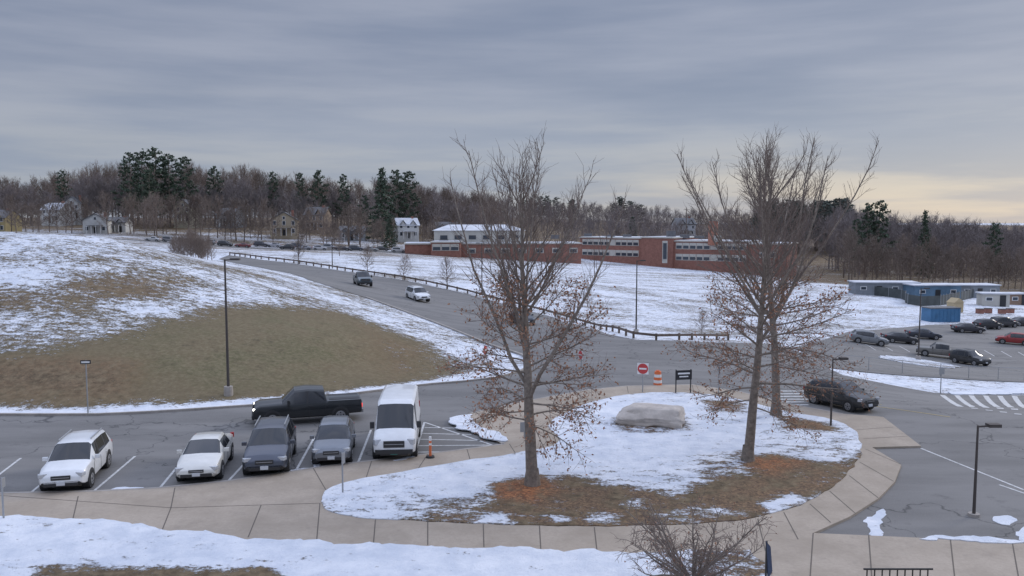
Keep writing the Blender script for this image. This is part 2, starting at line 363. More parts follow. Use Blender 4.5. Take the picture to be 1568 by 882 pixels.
IREG=[(W2([(700,790),(800,757),(870,735),(960,752),(1040,765),(1080,745),(1100,725),(1180,708),(1290,715),(1335,690),(1310,745),(1190,795),(1090,815),(960,820),(800,820),(660,812),(640,797)]),0.19,0.95,0,0.9),
 (W2([(755,745),(830,735),(850,755),(815,775),(755,768)]),0.08,1,1,0.7),(W2([(1120,705),(1180,700),(1230,712),(1180,730),(1130,722)]),0.15,1,.8,0.7),
 (W2([(1190,640),(1260,650),(1290,668),(1200,662)]),0.3,0.9,0.3,0.6),
 (W2([(1160,660),(1310,670),(1310,705),(1160,700)]),0.60,0.8,0,0.8),(W2([(1060,700),(1140,690),(1150,735),(1070,740)]),0.55,0.9,0,0.6),
 (W2([(940,645),(1050,640),(1060,665),(940,668)]),0.4,0.9,0.2,0.5),
 (W2([(1080,618),(1140,618),(1140,635),(1080,635)]),0.35,0.8,0.3,0.5),
 (W2([(620,775),(740,765),(740,800),(620,800)]),0.55,0.9,0,0.8),
 (W2([(1000,790),(1090,780),(1150,790),(1090,806),(1000,806)]),0.60,1,0,0.4),(W2([(1160,775),(1220,760),(1230,770),(1180,795)]),0.85,1,0,0.4),(W2([(900,796),(945,796),(945,808),(900,808)]),0.8,1,0,0.4),(W2([(735,795),(780,792),(780,805),(735,808)]),0.8,1,0,0.4),(W2([(960,772),(985,770),(985,785),(960,785)]),0.7,1,0,0.3),(W2([(840,797),(870,797),(870,806),(840,806)]),0.75,1,0,0.3)]
def izone(x,y):
    s=np.full(x.shape,0.78);l=np.full(x.shape,0.45);g=np.zeros(x.shape)
    for p,S,L,G,f in IREG:
        w=sst(0.5-sdist(x,y,p)/(2*f)); s=s*(1-w)+S*w; l=l*(1-w)+L*w; g=g*(1-w)+G*w
    return s,l,g
drape('lawn',IS,0.17,M['ground'],0.4,2,0.05,izone,.12)
LW=W2([(-60,795),(60,798),(130,801),(200,808),(280,818),(370,828),(560,838),(750,845),(930,850),(1150,852),(1165,866),(1185,890)])+[(7,12),(-24,12)]
LREG=[(W2([(60,875),(420,878),(440,905),(50,905)]),0.22,0.3,0,0.5),(W2([(1050,845),(1200,845),(1200,900),(1050,900)]),0.5,0.8,0,0.5)]
def lzone(x,y):
    s=np.full(x.shape,0.86);l=np.full(x.shape,0.2);g=np.full(x.shape,0.5)
    for p,S,L,G,f in LREG:
        w=sst(0.5-sdist(x,y,p)/(2*f)); s=s*(1-w)+S*w; l=l*(1-w)+L*w; g=g*(1-w)+G*w
    return s,l,g
drape('lawn',LW,0.17,M['ground'],0.4,0,0.05,lzone,.36,lambda x,y:y>20)
def patch(pts,off=0.06):
    drape('snow_patch',W2(pts),off,M['ground'],0.35,2,0.05,lambda x,y:(np.full(x.shape,0.84),np.full(x.shape,.3),np.zeros(x.shape)),.35)
patch([(158,755),(170,749),(210,748),(232,751),(225,755)]); patch([(418,731),(428,722),(455,722),(480,716),(492,718),(470,726),(440,731)])
patch([(685,648),(700,640),(724,638),(728,655),(760,668),(778,680),(765,684),(735,672),(715,664),(700,664)],0.2)
patch([(1318,798),(1335,792),(1352,778),(1358,790),(1345,806),(1362,826),(1350,828),(1335,812)]); patch([(1520,794),(1545,790),(1556,800),(1530,806)]); patch([(1560,816),(1585,800),(1600,840),(1555,834)]); patch([(1400,826),(1470,828),(1560,834),(1560,839),(1400,832)],0.17)
patch([(470,722),(480,705),(486,708),(484,724)]);patch([(600,706),(640,702),(642,705),(602,711)],0.16)
patch([(1440,604),(1470,600),(1600,594),(1600,603),(1500,606)],0.1)
mb=MB()
def kerb(pts,z=0.15,w=0.16):
    P=W2(pts)
    for a,b in zip(P[:-1],P[1:]): flatstrip(mb,a,b,w,z,M['kerb'],max(1,int(math.hypot(b[0]-a[0],b[1]-a[1])/2)))
kerb([(-60,761),(145,757),(240,752),(350,741),(500,718),(650,700),(772,684),(735,664),(690,648)],0.146)
kerb([(722,636),(800,618),(900,600),(960,594),(1060,592),(1130,602),(1210,622),(1290,637)],0.146)
mb.obj('kerb')
def smooth_line(P,step):
    P=[np.array(p,float) for p in P]; out=[]
    Q=[2*P[0]-P[1]]+P+[2*P[-1]-P[-2]]
    for i in range(1,len(Q)-2):
        p0,p1,p2,p3=Q[i-1:i+3]; n=max(1,int(np.linalg.norm(p2-p1)/step))
        for k in range(n):
            t=k/n; out.append(0.5*((2*p1)+(-p0+p2)*t+(2*p0-5*p1+4*p2-p3)*t*t+(-p0+3*p1-3*p2+p3)*t**3))
    out.append(P[-1]); return [tuple(o) for o in out]
def ribbon_kerb(name,pts,h=0.14,w=0.18):
    P=smooth_line(W2(pts),2.0); k=MB()
    for a,b in zip(P[:-1],P[1:]):
        A_=Vector((a[0],a[1],tz(*a)+h/2+0.02));B_=Vector((b[0],b[1],tz(*b)+h/2+0.02)); k.beam(A_,B_,w,h,M['kerb'])
    k.obj(name)
ribbon_kerb('kerb',[(-140,640),(0,637),(150,637),(300,629),(400,622),(540,605),(660,590),(760,580),(812,562),(800,545),(765,534),(700,508),(640,485),(560,456)])
mb=MB()
for a,b in [((262,783),(268,752)),((262,783),(248,819)),((262,783),(0,764)),((655,804),(655,841)),((740,808),(741,844)),((826,811),(828,847)),((910,813),(914,849)),((575,801),(572,838)),((490,776),(485,834)),((262,783),(490,776)),
            ((120,765),(112,800)),((400,779),(380,829)),((1000,811),(1006,850)),((1090,807),(1098,851)),((1160,800),(1172,850)),((1240,777),(1272,806)),((1300,733),(1345,768)),((1325,692),(1380,716)),((1245,822),(1240,895)),((1330,826),(1335,895)),((1455,832),(1462,895)),((1550,838),(1560,895)),((1312,662),(1368,658)),((1322,676),(1390,672)),((1270,757),(1310,792)),((1316,712),(1368,742)),((1200,790),(1222,832)),
            ((640,723),(655,700)),((720,709),(715,692)),((560,739),(570,708)),((500,757),(480,722)),((790,700),(780,684)),((1060,593),(1062,603)),((960,594),(962,605)),((1130,602),(1122,613)),((1210,622),(1200,633))]:
    a=site(*a);b=site(*b); flatstrip(mb,a,b,0.04,0.1445,M['joint'])
mb.obj('pavement_joints')
mb=MB(); ml=[((32,703),(-10,735)),((97,716),(46,757)),((207,700),(140,757)),((287,698),(243,751)),((385,700),(347,741)),((481,672),(450,728)),((568,660),(546,716)),((650,648),(634,700)),
 ((650,656),(705,657)),((646,665),(722,667)),((642,674),(738,676)),((638,684),(756,683)),((634,694),(700,693)),((650,648),(757,684)),
 ((1410,688),(1568,752)),((1530,744),(1600,768))]
for a,b in ml: flatstrip(mb,site(*a),site(*b),0.11,0.052,M['paintw'],4)
for i in range(6):
    v=600+i*4.2; flatstrip(mb,site(1196-i*1.5,v),site(1243-i,v),0.3,0.054,M['paintw'],3)
for i in range(9):
    u=1445+i*22; flatstrip(mb,site(u-2,606+i*0.3),site(u+26,624+i*3),0.36,0.055,M['paintw'],6)
for a,b in [((1330,622),(1455,640)),((1325,617),(1350,621))]: flatstrip(mb,site(*a),site(*b),0.1,0.056,M['painty'],5)
for u in range(1325,1568,26): flatstrip(mb,site(u,528+(u-1325)*0.05),site(u+16,537+(u-1325)*0.05),0.12,0.062,M['paintw'],4)
mb.obj('road_markings')
# ------------------------------------------------------------ vehicles
def wheel(k,x,y,r,out):
    s=1 if y>0 else -1; yo=out
    k.cyl((x,s*(yo-0.30),r+0.03),(x,s*(yo+0.004),r+0.03),r+0.075,r+0.075,20,M['blackpl'])
    k.cyl((x,s*(yo-0.26),r),(x,s*(yo+0.015),r),r,r,20,M['tire'])
    k.cyl((x,s*(yo-0.1),r),(x,s*(yo+0.022),r),r*0.66,r*0.66,16,M['rim'])
    k.cyl((x,s*(yo),r),(x,s*(yo+0.03),r),r*0.16,r*0.16,8,M['blackpl'])
    for i in range(5):
        t=i*2*math.pi/5+0.3; k.cyl((x+math.cos(t)*r*0.42,s*yo,r+math.sin(t)*r*0.42),(x+math.cos(t)*r*0.42,s*(yo+0.026),r+math.sin(t)*r*0.42),r*0.12,r*0.12,6,M['blackpl'])
TPL={
'suv':dict(st=[(-2.30,.48,.78,.84,.78,.66,'b'),(-2.26,.34,.95,1.0,.86,.76,'b'),(-2.18,.28,1.04,1.10,.91,.82,'w'),(-1.86,.26,1.06,1.60,.92,.70,'s'),(-1.15,.25,1.04,1.67,.93,.71,'p'),(-1.05,.25,1.04,1.675,.93,.71,'s'),(-.12,.25,1.02,1.685,.93,.71,'p'),(-.02,.25,1.02,1.685,.93,.71,'s'),(.45,.25,1.01,1.64,.93,.70,'w'),(1.12,.25,1.02,1.09,.92,.80,'b'),(1.75,.26,.97,1.03,.91,.78,'b'),(2.10,.30,.88,.94,.86,.72,'b'),(2.26,.36,.70,.78,.78,.66,'b'),(2.31,.45,.60,.66,.70,.60,'b')],wx=(1.42,-1.38),wr=.35,rail=True),
'sedan':dict(st=[(-2.36,.48,.70,.76,.74,.62,'b'),(-2.30,.34,.90,.96,.83,.72,'b'),(-2.15,.26,.96,1.03,.88,.76,'b'),(-1.65,.24,.97,1.06,.90,.78,'w'),(-1.05,.22,.97,1.38,.91,.64,'s'),(-.40,.22,.96,1.44,.91,.66,'p'),(-.30,.22,.96,1.445,.91,.66,'s'),(.35,.22,.94,1.42,.91,.65,'w'),(1.05,.22,.93,.99,.91,.78,'b'),(1.75,.24,.86,.92,.89,.76,'b'),(2.15,.28,.76,.82,.84,.70,'b'),(2.32,.36,.62,.68,.76,.62,'b'),(2.36,.45,.54,.60,.68,.55,'b')],wx=(1.42,-1.40),wr=.33,rail=False),
'hatch':dict(st=[(-2.2,.48,.80,.86,.78,.66,'b'),(-2.16,.34,1.0,1.05,.85,.76,'b'),(-2.05,.26,1.05,1.12,.90,.80,'w'),(-1.65,.24,1.08,1.52,.91,.66,'s'),(-.95,.24,1.03,1.60,.91,.69,'p'),(-.86,.24,1.02,1.61,.91,.69,'s'),(-.05,.24,1.0,1.62,.91,.69,'p'),(.05,.24,1.0,1.62,.91,.69,'s'),(.45,.24,.99,1.57,.91,.68,'w'),(1.15,.24,.99,1.05,.90,.78,'b'),(1.75,.26,.93,.99,.88,.74,'b'),(2.08,.3,.82,.88,.82,.68,'b'),(2.2,.38,.66,.72,.74,.6,'b')],wx=(1.35,-1.32),wr=.34,rail=False),
'van':dict(st=[(-2.95,.45,1.30,2.30,.92,.80,'b'),(-2.90,.35,1.35,2.45,.99,.86,'b'),(-1.0,.32,1.35,2.50,1.02,.87,'b'),(.75,.32,1.30,2.50,1.02,.87,'p'),(.95,.32,1.28,2.48,1.02,.87,'s'),(1.30,.32,1.24,2.36,1.02,.84,'w'),(2.05,.32,1.25,1.38,1.0,.86,'b'),(2.55,.34,1.12,1.22,.97,.80,'b'),(2.82,.38,.92,1.00,.90,.74,'b'),(2.90,.46,.70,.78,.80,.66,'b')],wx=(1.95,-1.75),wr=.36,rail=False),
'pickup':dict(st=[(-2.95,.55,1.12,1.15,.93,.88,'b'),(-2.90,.48,1.22,1.27,.98,.93,'b'),(-1.10,.42,1.22,1.27,1.0,.94,'b'),(-1.02,.40,1.22,1.30,1.0,.86,'w'),(-.88,.38,1.22,1.86,1.0,.77,'s'),(-.02,.38,1.20,1.93,1.0,.78,'p'),(.08,.38,1.20,1.93,1.0,.78,'s'),(.72,.38,1.18,1.88,1.0,.76,'w'),(1.38,.38,1.18,1.27,1.0,.86,'b'),(2.55,.40,1.13,1.22,.99,.86,'b'),(2.84,.44,1.02,1.10,.95,.80,'b'),(2.92,.50,.80,.88,.90,.74,'b')],wx=(1.90,-1.75),wr=.41,rail=False)}
def vehicle(name,kind,front,rear,col,metal=0.2,lit=False,scale=1.0,brake=False,teal=False,loc=None,rz=None):
    d=TPL[kind]; st=d['st']; k=MB(); P=paint(col,metal)
    rings=[]
    for (x,zb,zl,zt,w,gw,tg) in st:
        rr=min(0.09,(zt-zl)*0.35)
        h=[(0,zb),(.80*w,zb),(.97*w,zb+.09),(w,zb+(zl-zb)*.45),(.99*w,zl-.14 if zl-zb>.35 else zl-.08),(.945*w,zl),(gw,zt-rr),(gw*.86,zt),(0,zt+.025)]
        rings.append([(x,a,b) for a,b in h]+[(x,-a,b) for a,b in h[::-1][1:-1]])
    n=len(rings[0]); vs=[p for r in rings for p in r]
    fb=[];fg=[];fk=[]
    for i in range(len(rings)-1):
        tg=st[i][6]
        for j in range(n):
            q=(i*n+j,i*n+(j+1)%n,(i+1)*n+(j+1)%n,(i+1)*n+j); jj=j if j<8 else n-1-j
            if tg=='s' and jj==5: fg.append(q)
            elif tg=='w' and jj in (6,7): fg.append(q)
            elif tg=='p' and jj==5: fk.append(q)
            elif jj in (0,) : fk.append(q)
            elif jj==1 and kind in('suv','hatch','pickup'): fk.append(q)
            else: fb.append(q)
    fb.append(tuple(range(n))[::-1]); fb.append(tuple(range((len(rings)-1)*n,len(rings)*n)))
    k.add(vs,fb,P); k.f+= [list(f) for f in fg]; k.m+=[k.mi(M['glass'])]*len(fg); k.f+=[list(f) for f in fk]; k.m+=[k.mi(M['blackpl'])]*len(fk)
    xf=st[-1][0]; xr=st[0][0]; w=max(s[4] for s in st)
    for x in d['wx']:
        for y in (1,-1): wheel(k,x,y,d['wr'],w)
    L=M['lampon'] if lit else M['lamp']; TL=M['tailon'] if brake else M['tail']
    if kind in('suv','hatch'): hz,gz,gh,gw_=.80,.70,.17,.72
    elif kind=='sedan': hz,gz,gh,gw_=.68,.60,.12,.6
    elif kind=='van': hz,gz,gh,gw_=.95,.86,.30,.95
    else: hz,gz,gh,gw_=.98,.92,.36,1.15
    for s in (1,-1):
        if lit: k.box((xf-.10,s*w*.80,hz),(.14,.20,.12),L,rz=-s*0.45)
        else: k.box((xf-.14,s*w*.76,hz),(.22,.30,.14 if kind not in('van','pickup') else .24),L,rz=-s*0.45)
        k.box((xr+.06,s*w*.86,.92 if kind!='van' else 1.3),(.14,.16,.22 if kind!='van' else .6),TL,rz=s*.2)
        mx={'suv':.75,'sedan':.68,'hatch':.8,'van':1.62,'pickup':1.05}[kind]; mz={'suv':1.1,'sedan':1.02,'hatch':1.1,'van':1.45,'pickup':1.3}[kind]
        k.box((mx,s*(w+.07),mz),(.12,.2,.15 if kind not in('van','pickup') else .30),M['blackpl'] if kind in('van','pickup') else P)
        for dx in ((-.07,.98,-.95) if kind!='van' else (.72,1.75)):
            k.box((dx,s*(w+.0005),.66 if kind!='van' else .85),(.014,.012,.60 if kind!='van' else .9),M['blackpl'])
        for dx in (.1,-.75):
            if kind!='van': k.box((dx-.25,s*(w-.001),st[5][2]-.17),(.16,.03,.03),M['blackpl'] if kind=='pickup' else P)
        if d['rail']: k.beam((-1.6,s*.62,1.73),(.2,s*.62,1.735),.04,.04,M['galv'])
    k.box((xf+.0,0,gz),(.05,gw_,gh),M['blackpl']); k.box((xf+.012,0,gz),(.05,gw_*.9,.025),M['rim'])
    k.box((xf-.02,0,.42),(.10,1.25,.13),M['blackpl'])
    k.box((xf+.02,0,.47),(.05,.32,.15),M['plateg'] if teal else M['plate']); k.box((xr-.01,0,.75),(.05,.32,.15),M['plate'])
    if kind=='pickup':
        k.box((-2.0,0,1.272),(1.66,1.52,.03),M['blackpl']); k.box((-2.97,0,.58),(.12,1.7,.18),M['rim']); k.box((xf-.0,0,.55),(.14,1.75,.2),M['blackpl'])
    if kind=='van':
        k.box((xf-.02,0,.52),(.16,1.7,.2),M['blackpl'])
        k.box((-.9,w*1.0,1.0),(3.2,.02,.05),M['blackpl']);k.box((-.9,-w*1.0,1.0),(3.2,.02,.05),M['blackpl'])
    if loc is None:
        a=site(*front);b=site(*rear); c=(a+b)/2; dr=a-b; rz=math.atan2(dr.y,dr.x); c.z=tz(c.x,c.y)
    else: c=Vector(loc)
    dv=Vector((math.cos(rz),math.sin(rz))); zf=tz(c.x+dv.x*2,c.y+dv.y*2); zr=tz(c.x-dv.x*2,c.y-dv.y*2)
    o=k.obj(name,(c.x,c.y,(zf+zr)/2+0.05),rz,True,0.02,40)
    o.rotation_euler=(0,-math.atan2(zf-zr,4),rz); o.scale=(scale,)*3
    return o
WHITE=(.72,.73,.74)
vehicle('white_suv_car','suv',(92,762),(143,708),WHITE)
vehicle('white_sedan_car','sedan',(301,745),(330,697),(.66,.65,.61))
vehicle('grey_suv_car','suv',(404,738),(425,686),(.075,.084,.11),.5,scale=1.04)
vehicle('grey_hatchback_car','hatch',(507,719),(517,678),(.18,.195,.22),.5,scale=.97)
vehicle('white_cargo_van','van',(602,717),(616,656),WHITE,.0,teal=True)
vehicle('black_pickup_truck','pickup',(401,650),(539,641),(.022,.025,.028),.3,lit=True,brake=True,scale=.98)
vehicle('white_suv_car','suv',(654,466),(626,455),WHITE)
vehicle('pickup_truck','pickup',(567,444),(545,433),(.09,.12,.14),.4)
vehicle('black_suv_car','hatch',(1324,632),(1252,616),(.035,.037,.04),.3,scale=.97)
vehicle('dark_car','sedan',(815,502),(785,492),(.04,.045,.055),.3)
vehicle('grey_minivan_car','hatch',(1350,530),(1308,524),(.22,.23,.24),.4,scale=.98)
vehicle('black_sedan_car','sedan',(1395,527),(1360,524),(.03,.03,.035),.3,scale=.93)
vehicle('black_sedan_car','sedan',(1430,520),(1397,518),(.04,.045,.06),.3,scale=.93)
vehicle('grey_pickup_truck','pickup',(1418,545),(1462,550),(.2,.19,.175),.4,scale=.86)
vehicle('black_suv_car','suv',(1508,562),(1464,555),(.035,.035,.035),.3,scale=.92)
vehicle('dark_car','sedan',(1498,510),(1466,509),(.04,.04,.05),.3,scale=.93)
vehicle('dark_car','hatch',(1524,504),(1500,504),(.03,.03,.035),.3,scale=.93)
vehicle('dark_car','suv',(1548,501),(1524,501),(.05,.05,.055),.3,scale=.93)
vehicle('dark_car','sedan',(1578,499),(1552,499),(.05,.05,.055),.3,scale=.93)
vehicle('red_car','hatch',(1534,526),(1570,529),(.30,.035,.035),.2,scale=.95)
for (u,d,c,kd) in [(440,252,(.04,.04,.05),'suv'),(466,250,(.3,.3,.32),'sedan'),(490,249,(.5,.5,.52),'hatch'),(525,248,(.04,.04,.05),'sedan'),(545,250,(.05,.06,.08),'suv'),(568,252,(.3,.3,.3),'sedan'),(372,250,(.2,.05,.05),'sedan'),(345,250,(.05,.05,.05),'suv'),(235,245,(.5,.5,.5),'sedan'),(610,252,(.5,.5,.5),'suv'),
  (400,262,(.05,.05,.06),'suv'),(420,263,(.4,.4,.42),'sedan'),(455,264,(.06,.07,.1),'hatch'),(505,262,(.35,.35,.36),'suv'),(585,262,(.05,.05,.05),'sedan'),(320,256,(.3,.3,.3),'hatch'),(290,255,(.05,.06,.08),'sedan'),(260,250,(.25,.25,.26),'suv')]:
    x=(u-784)/F*d; vehicle('distant_car',kd,None,None,c,loc=(x,d,tz(x,d)),rz=R(random.choice((5,185))+random.uniform(-6,6)))
# ------------------------------------------------------------ poles, signs
def lamp(name,u,v,vt,side=1,r=0.09,head=0.55,base=True):
    p=site(u,v); h=(v-vt)*p.y/F; k=MB(); m=M['metal_brown']
    if base: k.cyl((0,0,-.1),(0,0,.55 if h>6 else .15),.28 if h>6 else .22,.26 if h>6 else .2,14,M['kerb'])
    k.cyl((0,0,0.1),(0,0,h),r,r*.6,10,m)
    k.beam((0,0,h-.05),(side*.45,0,h-.02),.06,.06,m); k.box((side*(.35+head/2),0,h),(head,.30,.12),m)
    return k.obj(name,(p.x,p.y,p.z),0,True)
lamp('street_lamp',350,605,394,1); lamp('street_lamp',974,512,398,1); lamp('street_lamp',1406,552,440,1); lamp('street_lamp',738,450,372,-1,base=False)
lamp('street_lamp',457,405,362,1,base=False); lamp('street_lamp',509,412,366,1,base=False)
lamp('path_lamp',1272,656,546,1,.055,.42); lamp('path_lamp',1491,792,645,1,.06,.45)
def signpost(name,u,v,vt,kind,rz=0.0,w=.6,hh=.6,mat=None):
    p=site(u,v); h=(v-vt)*p.y/F; k=MB(); k.cyl((0,0,-.1),(0,0,h),.035,.035,8,M['galv'])
    zc=h-hh/2
    if kind=='dne':
        k.box((0,-.05,zc),(.70,.02,.70),M['white']); k.cyl((0,-.06,zc),(0,-.075,zc),.33,.33,24,M['signred']); k.box((0,-.08,zc),(.46,.012,.10),M['white'])
    elif kind=='stop':
        k.cyl((0,-.05,zc),(0,-.07,zc),.38,.38,8,M['signred']); k.box((0,-.08,zc),(.5,.012,.14),M['white'])
    elif kind=='oneway':
        k.box((0,-.05,zc),(w,.02,hh),M['signblack']); k.box((0,-.065,zc),(w*.8,.012,hh*.45),M['white'])
    else: k.box((0,-.05,zc),(w,.025,hh),mat or M['white'])
    return k.obj(name,(p.x,p.y,p.z),rz)
signpost('one_way_sign',135,637,549,'oneway',R(8),.55,.22)
signpost('do_not_enter_sign',984,604,556,'dne',R(-15)); signpost('stop_sign',742,552,530,'stop',R(68)); signpost('do_not_enter_sign',890,562,537,'dne',R(-68))
signpost('sign_post',525,760,690,'p',R(80),.3,.45,M['galv']); signpost('sign_post',6,800,728,'p',R(88),.2,.35,M['galv'])
signpost('traffic_sign',803,676,645,'p',R(10),.45,.5,M['galv'])
signpost('traffic_sign',1440,604,562,'p',R(20),.5,.5,M['galv']); signpost('traffic_sign',1100,608,560,'p',R(80),.5,.5,M['galv'])
p=site(1046,605); k=MB()
for s in(-.5,.5): k.cyl((s,0,0),(s,0,1.65),.04,.04,8,M['signblack'])
k.box((0,-.03,1.3),(1.1,.05,.6),M['signblack']); k.box((0,-.062,1.4),(.8,.012,.1),M['white']); k.box((0,-.062,1.2),(.6,.012,.07),M['white']); k.obj('entrance_sign',p,R(12))
p=site(1007,592); k=MB()
k.cyl((0,0,0),(0,0,.08),.36,.36,18,M['signblack'])
for i in range(5): k.cyl((0,0,.08+i*.19),(0,0,.27+i*.19),.29-.015*i,.275-.015*i,18,M['orange'] if i%2==0 else M['white'])
k.cyl((0,0,1.03),(0,0,1.1),.12,.12,12,M['orange']); k.obj('traffic_barrel',p)
p=site(659,705); k=MB(); k.cyl((0,0,.1),(0,0,.2),.22,.18,14,M['signblack'])
for i,(a,b) in enumerate([(.2,.7),(.7,.8),(.8,.92),(.92,1.1)]): k.cyl((0,0,a),(0,0,b),.06,.06,12,M['orange'] if i%2==0 else M['white'])
k.obj('delineator_post',(p.x,p.y,p.z+.02))
def guardrail(name,pts,h=.62):
    P=smooth_line(W2(pts),2.4); k=MB(); pr=None
    for i,q in enumerate(P):
        z=tz(*q); k.box((q[0],q[1],z+.3),(.2,.2,.85),M['wood']); c=Vector((q[0],q[1]-.14,z+h-.06))
        if pr is not None: k.beam(pr,c,.1,.24,M['wood'])
        pr=c
    k.obj(name)
guardrail('guardrail',[(352,391),(400,397),(450,403),(540,417),(620,429),(700,446),(760,462),(850,485),(910,503),(970,518),(1040,521),(1115,521)])
P=smooth_line(W2([(1262,561),(1330,568),(1440,577),(1568,584),(1650,588)]),2.5); k=MB(); pr=None
for q in P:
    z=tz(*q); k.cyl((q[0],q[1],z),(q[0],q[1],z+1.2),.03,.03,6,M['galv']); c=Vector((q[0],q[1],z+1.18))
    if pr is not None:
        k.cyl(pr,c,.02,.02,5,M['galv'])
        for hz in (.3,.6,.9): k.cyl(pr-Vector((0,0,hz)),c-Vector((0,0,hz)),.006,.006,4,M['galv'])
    pr=c
k.obj('chain_link_fence')
# boulder: broad flat-topped block
bm=bmesh.new(); bmesh.ops.create_cube(bm,size=2); bmesh.ops.subdivide_edges(bm,edges=bm.edges[:],cuts=16,use_grid_fill=True)
for v in bm.verts:
    c=v.co; q=Vector((abs(c.x)**9,abs(c.y)**9,abs(c.z)**9)); L=(q.x+q.y+q.z)**(1/9); c=c/L if L>0 else c
    n=mn.noise(c*1.2+Vector((3,1,7)))*.13+mn.noise(c*3.1)*.06+mn.noise(c*9)*.02; c=c*(1+n)
    tp=1-.24*max(c.z,0); v.co=Vector((c.x*1.72*tp+.15*c.z,c.y*1.0*tp,c.z*.50+.09*c.x))
me=bpy.data.meshes.new('boulder'); bm.to_mesh(me); bm.free(); me.materials.append(M['rock']); me.polygons.foreach_set('use_smooth',[True]*len(me.polygons)); me.set_sharp_from_angle(angle=R(22))
o=bpy.data.objects.new('boulder',me); scene.collection.objects.link(o); p=site(1003,659); o.location=(p.x,p.y+1.0,.60); o.rotation_euler=(0,R(4),R(-16))
for u,d,vt in [(251,290,300),(535,270,315),(753,240,312),(648,280,335),(1050,300,318)]:
    x=(u-784)/F*d; z=tz(x,d); ztop=CH-(vt-340)*d/F; k=MB(); k.cyl((0,0,-.5),(0,0,ztop-z),.2,.13,8,M['wood']); k.box((0,0,ztop-z-.8),(2.2,.12,.12),M['wood']); k.obj('utility_pole',(x,d,z))
k=MB(); a=site(1326,922)
for i in range(9): k.cyl((i*.22,0,0),(i*.22,0,.85),.02,.02,6,M['metal_dark'])
k.cyl((-.1,0,.85),(1.9,0,.85),.03,.03,8,M['metal_dark']); k.cyl((-.1,0,.3),(1.9,0,.3),.02,.02,8,M['metal_dark']); k.obj('bike_rack',(a.x,a.y,.14))
a=site(1172,905); k=MB(); k.cyl((0,0,0),(0,0,1.4),.03,.03,8,M['metal_dark']); k.add([(-.03,-.03,1.4),(.15,0,1.2),(.22,-.02,.45),(.06,-.05,.25),(-.03,.02,1.4),(.15,.04,1.2),(.22,.03,.45),(.06,.0,.25)],[(0,1,2,3),(7,6,5,4),(0,4,5,1),(1,5,6,2),(2,6,7,3),(3,7,4,0)],newmat('navy_fabric',(.05,.07,.12),.8,var=.2)); k.obj('banner_flag',(a.x,a.y,.14),R(20))
